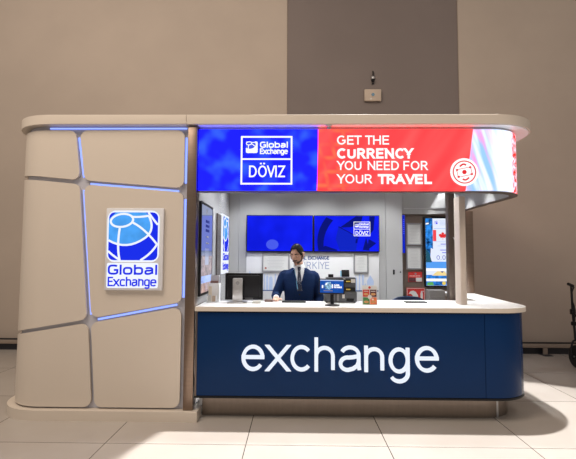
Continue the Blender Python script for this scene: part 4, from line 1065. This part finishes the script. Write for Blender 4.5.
for s in (-1, 1):                                                     # lapels
    bm = bmesh.new()
    def jy(x, z): return -.136+.9*x*x-(.0 if z < 1.30 else -(z-1.30)*.26)
    pts = [(.006*s+.004, 1.24), (s*.058, 1.345), (s*.098, 1.385), (s*.082, 1.395), (s*.088, 1.425), (s*.060, 1.450), (s*.052, 1.40)]
    a = [bm.verts.new(MT @ Vector((x, jy(x, z)+.010, z))) for x, z in pts]; b = [bm.verts.new(MT @ Vector((x, jy(x, z)-.002, z))) for x, z in pts]
    bm.faces.new(a[::-1]); bm.faces.new(b)
    for i in range(len(pts)): bm.faces.new((a[i], a[(i+1) % len(pts)], b[(i+1) % len(pts)], b[i]))
    finish(bm, 'lapel', 'suit', jk)
for z in (1.16, 1.06):
    bm = bmesh.new(); tube(bm, [MT @ Vector((.004, -.122, z)), MT @ Vector((.004, -.130, z))], .010, 12); finish(bm, 'button', 'black', jk, 40)
# tie
def tie_mat():
    t = NT('dotted_tie'); tc = t.n('ShaderNodeTexCoord').outputs['Object']
    v = t.n('ShaderNodeTexVoronoi', Scale=62., Vector=tc, Randomness=.15)
    c = t.mix(t.step(v.outputs[0], .20, .27), (.55, .58, .65), (.010, .014, .035))
    return t.surf(t.n('ShaderNodeBsdfPrincipled', Base_Color=c, Roughness=.5))
bm = bmesh.new(); loft(bm, [(0, -.098, 1.435, .014, .013), (0, -.094, 1.455, .019, .016), (0, -.086, 1.478, .020, .014)], 14)
loft(bm, [(.004, -.127, 1.20, .030, .006), (.003, -.126, 1.28, .027, .006), (.001, -.118, 1.36, .021, .007), (0, -.106, 1.415, .016, .007), (0, -.099, 1.440, .012, .008)], 12, 3)
bmesh.ops.transform(bm, matrix=MT, verts=bm.verts[:]); finish(bm, 'tie', tie_mat(), cl, 60)
bm = bmesh.new(); tube(bm, [MT @ Vector(p) for p in [(-.058, -.075, 1.455), (-.045, -.108, 1.38), (-.030, -.128, 1.30), (-.018, -.132, 1.22)]], [(.006, .002)]*4, 8); finish(bm, 'lanyard', 'lanyard', cl, 60)
# trousers and shoes
bm = bmesh.new(); loft(bm, [(0, 0, .80, .165, .112), (0, 0, .90, .160, .110), (0, 0, 1.0, .150, .104)])
for s in (-1, 1): tube(bm, [(s*.085, 0, .88), (s*.095, -.003, .70), (s*.10, 0, .49), (s*.105, .010, .30), (s*.108, .016, .075)], [.092, .088, .070, .066, .062], 16)
me = remesh_union('trousers', bm, .010, 4); me.transform(MT); link(me, 'trousers', 'suit', cl, 180)
for s in (-1, 1):
    bm = bmesh.new()
    tube(bm, [MT @ Vector(p) for p in [(s*.107, .075, .045), (s*.110, .03, .052), (s*.115, -.05, .047), (s*.120, -.13, .034), (s*.122, -.20, .027)]], [(.030, .036), (.046, .052), (.048, .047), (.047, .034), (.030, .022)], 16)
    for v in bm.verts: v.co.z = max(v.co.z, 0.0)
    finish(bm, 'shoe', 'shoe', cl, 60)

# ================================================================== WALKING FRAME AT THE RIGHT EDGE
wk = thing('walking_frame', 'black wheeled walking frame at the right edge by the wall', 'walker', (4.4, 2.3, 0))
WX, WYY = 4.10, 2.22
for k, (dx, nm) in enumerate(((0, 'l'), (.50, 'r'))):
    x = WX+dx; inn = 1 if k == 0 else -1
    bm = bmesh.new(); tube(bm, smoothpts([(x-.005*inn, WYY, .39), (x+.0, WYY+.03, .6), (x+.0*inn, WYY+.05, .80), (x-.02*inn, WYY+.03, 1.14), (x-.05*inn, WYY-.01, 1.185)]), .016, 10); finish(bm, 'upright_tube', 'frame_black', wk, 60)
    bm = bmesh.new(); tube(bm, [(x-.12*inn, WYY-.06, 1.215), (x-.02*inn, WYY-.01, 1.185)], [.022, .020], 12); gp = finish(bm, 'hand_grip', 'rubber', wk, 60)
    bm = bmesh.new(); tube(bm, smoothpts([(x-.02*inn, WYY-.01, 1.17), (x-.06*inn, WYY-.05, 1.165), (x-.10*inn, WYY-.08, 1.17)]), .007, 8); finish(bm, 'brake_lever', 'frame_black', gp, 60)
    bm = bmesh.new(); tube(bm, smoothpts([(x-.01*inn, WYY-.02, 1.17), (x-.055*inn, WYY-.03, 1.08), (x-.05*inn, WYY-.02, .98), (x, WYY+.01, .88), (x+.01*inn, WYY+.03, .70), (x-.02*inn, WYY, .42)], 6), .009, 6); finish(bm, 'brake_cable', 'rubber', wk, 60)
    bm = bmesh.new(); box(bm, x-.03, x+.03, WYY+.02, WYY+.08, .76, .84, .008); finish(bm, 'clamp', 'frame_black', wk, 40)
    bm = bmesh.new(); box(bm, x-.025, x+.025, WYY+.01, WYY+.07, .60, .66, .008); finish(bm, 'clamp', 'frame_black', wk, 40)
    bm = bmesh.new(); tube(bm, smoothpts([(x-.075, WYY-.02, .13), (x-.08, WYY-.02, .30), (x-.045, WYY-.01, .385), (x+.02, WYY, .39), (x+.075, WYY+.01, .33), (x+.075, WYY+.01, .15)], 5), .014, 8); finish(bm, 'fork', 'frame_black', wk, 60)
    for y in (WYY-.02, WYY-.55):
        bm = bmesh.new(); nn = 28; prof = [(-.045, .125), (-.035, .155), (0, .165), (.035, .155), (.045, .125)]
        rings = [[bm.verts.new((x+px, y+r*math.cos(2*PI*q/nn), .165+r*math.sin(2*PI*q/nn))) for q in range(nn)] for px, r in prof]
        for a, b in zip(rings, rings[1:]):
            for q in range(nn): bm.faces.new((a[q], a[(q+1) % nn], b[(q+1) % nn], b[q]))
        bm.faces.new(rings[0][::-1]); bm.faces.new(rings[-1])
        wh = finish(bm, 'wheel', 'rubber', wk, 50)
        bm = bmesh.new(); tube(bm, [(x-.07, y, .165), (x+.07, y, .165)], .014, 10); finish(bm, 'axle', 'silver', wh)
    bm = bmesh.new(); tube(bm, smoothpts([(x, WYY+.05, .80), (x, WYY-.20, .62), (x, WYY-.48, .36), (x, WYY-.55, .19)]), .014, 10); finish(bm, 'rear_tube', 'frame_black', wk, 60)
bm = bmesh.new(); box(bm, WX+.02, WX+.48, WYY-.36, WYY-.06, .60, .63, .01); finish(bm, 'seat', 'rubber', wk, 40)
bm = bmesh.new(); tube(bm, [(WX, WYY-.10, .585), (WX+.5, WYY-.10, .585)], .012, 8); finish(bm, 'cross_tube', 'frame_black', wk, 60)

# ================================================================== LIGHT
def area(name, loc, rot, size, power, col, sy=None, spread=None):
    l = bpy.data.lights.new(name, 'AREA'); l.energy = power; l.color = col; l.size = size
    if sy: l.shape = 'RECTANGLE'; l.size_y = sy
    if spread: l.spread = R(spread)
    o = bpy.data.objects.new(name, l); C.objects.link(o); o.location = loc; o.rotation_euler = rot
    return o
def spot(name, loc, target, power, ang, blend, col, rad):
    l = bpy.data.lights.new(name, 'SPOT'); l.energy = power; l.spot_size = R(ang); l.spot_blend = blend; l.color = col; l.shadow_soft_size = rad
    o = bpy.data.objects.new(name, l); C.objects.link(o); o.location = loc
    o.rotation_euler = (Vector(target)-Vector(loc)).to_track_quat('-Z', 'Y').to_euler(); return o
w = bpy.data.worlds.new('concourse_air'); S.world = w; w.use_nodes = True
bg = w.node_tree.nodes['Background']; bg.inputs[0].default_value = (1.0, .90, .82, 1); bg.inputs[1].default_value = .33
# warm hall light from the high ceiling in front of the kiosk, stronger on the left
area('hall_light', (-3.5, -3.2, 7.6), (R(28), 0, R(-8)), 4.0, 400, (1.0, .85, .70), 3.0)
area('hall_light_right', (3.5, -4.0, 7.6), (R(24), 0, 0), 4.0, 90, (1.0, .87, .74), 3.0)
# ceiling spotlight that throws the canopy's shadow on the floor
spot('ceiling_spot', (1.85, .65, 12.0), (1.7, -1.3, 0), 11800, 2*14.6, .04, (1.0, .98, .96), .05)
# the canopy's own downlights
for i, (x, y) in enumerate(DL):
    edge = i >= 6
    spot('canopy_downlight', (x, y, 2.876), (x, y, 0), 75 if edge else 100, 53 if edge else 120, .2 if edge else .6, (.97, .985, 1.0), .02 if edge else .05)

# ================================================================== CAMERA
cam = bpy.data.cameras.new('camera'); cam.sensor_width = 36; cam.lens = 430/576*36; cam.clip_end = 100
co = bpy.data.objects.new('camera', cam); C.objects.link(co)
co.location = (0, -4.22, 1.59)
co.rotation_euler = (Matrix.Rotation(R(1.0), 3, 'Z') @ Matrix.Rotation(R(93.66), 3, 'X') @ Matrix.Rotation(R(.25), 3, 'Z')).to_euler()
S.camera = co
S.view_settings.view_transform = 'Standard'; S.view_settings.look = 'None'; S.view_settings.gamma = 1; S.view_settings.exposure = 0
S.view_settings.use_curve_mapping = False
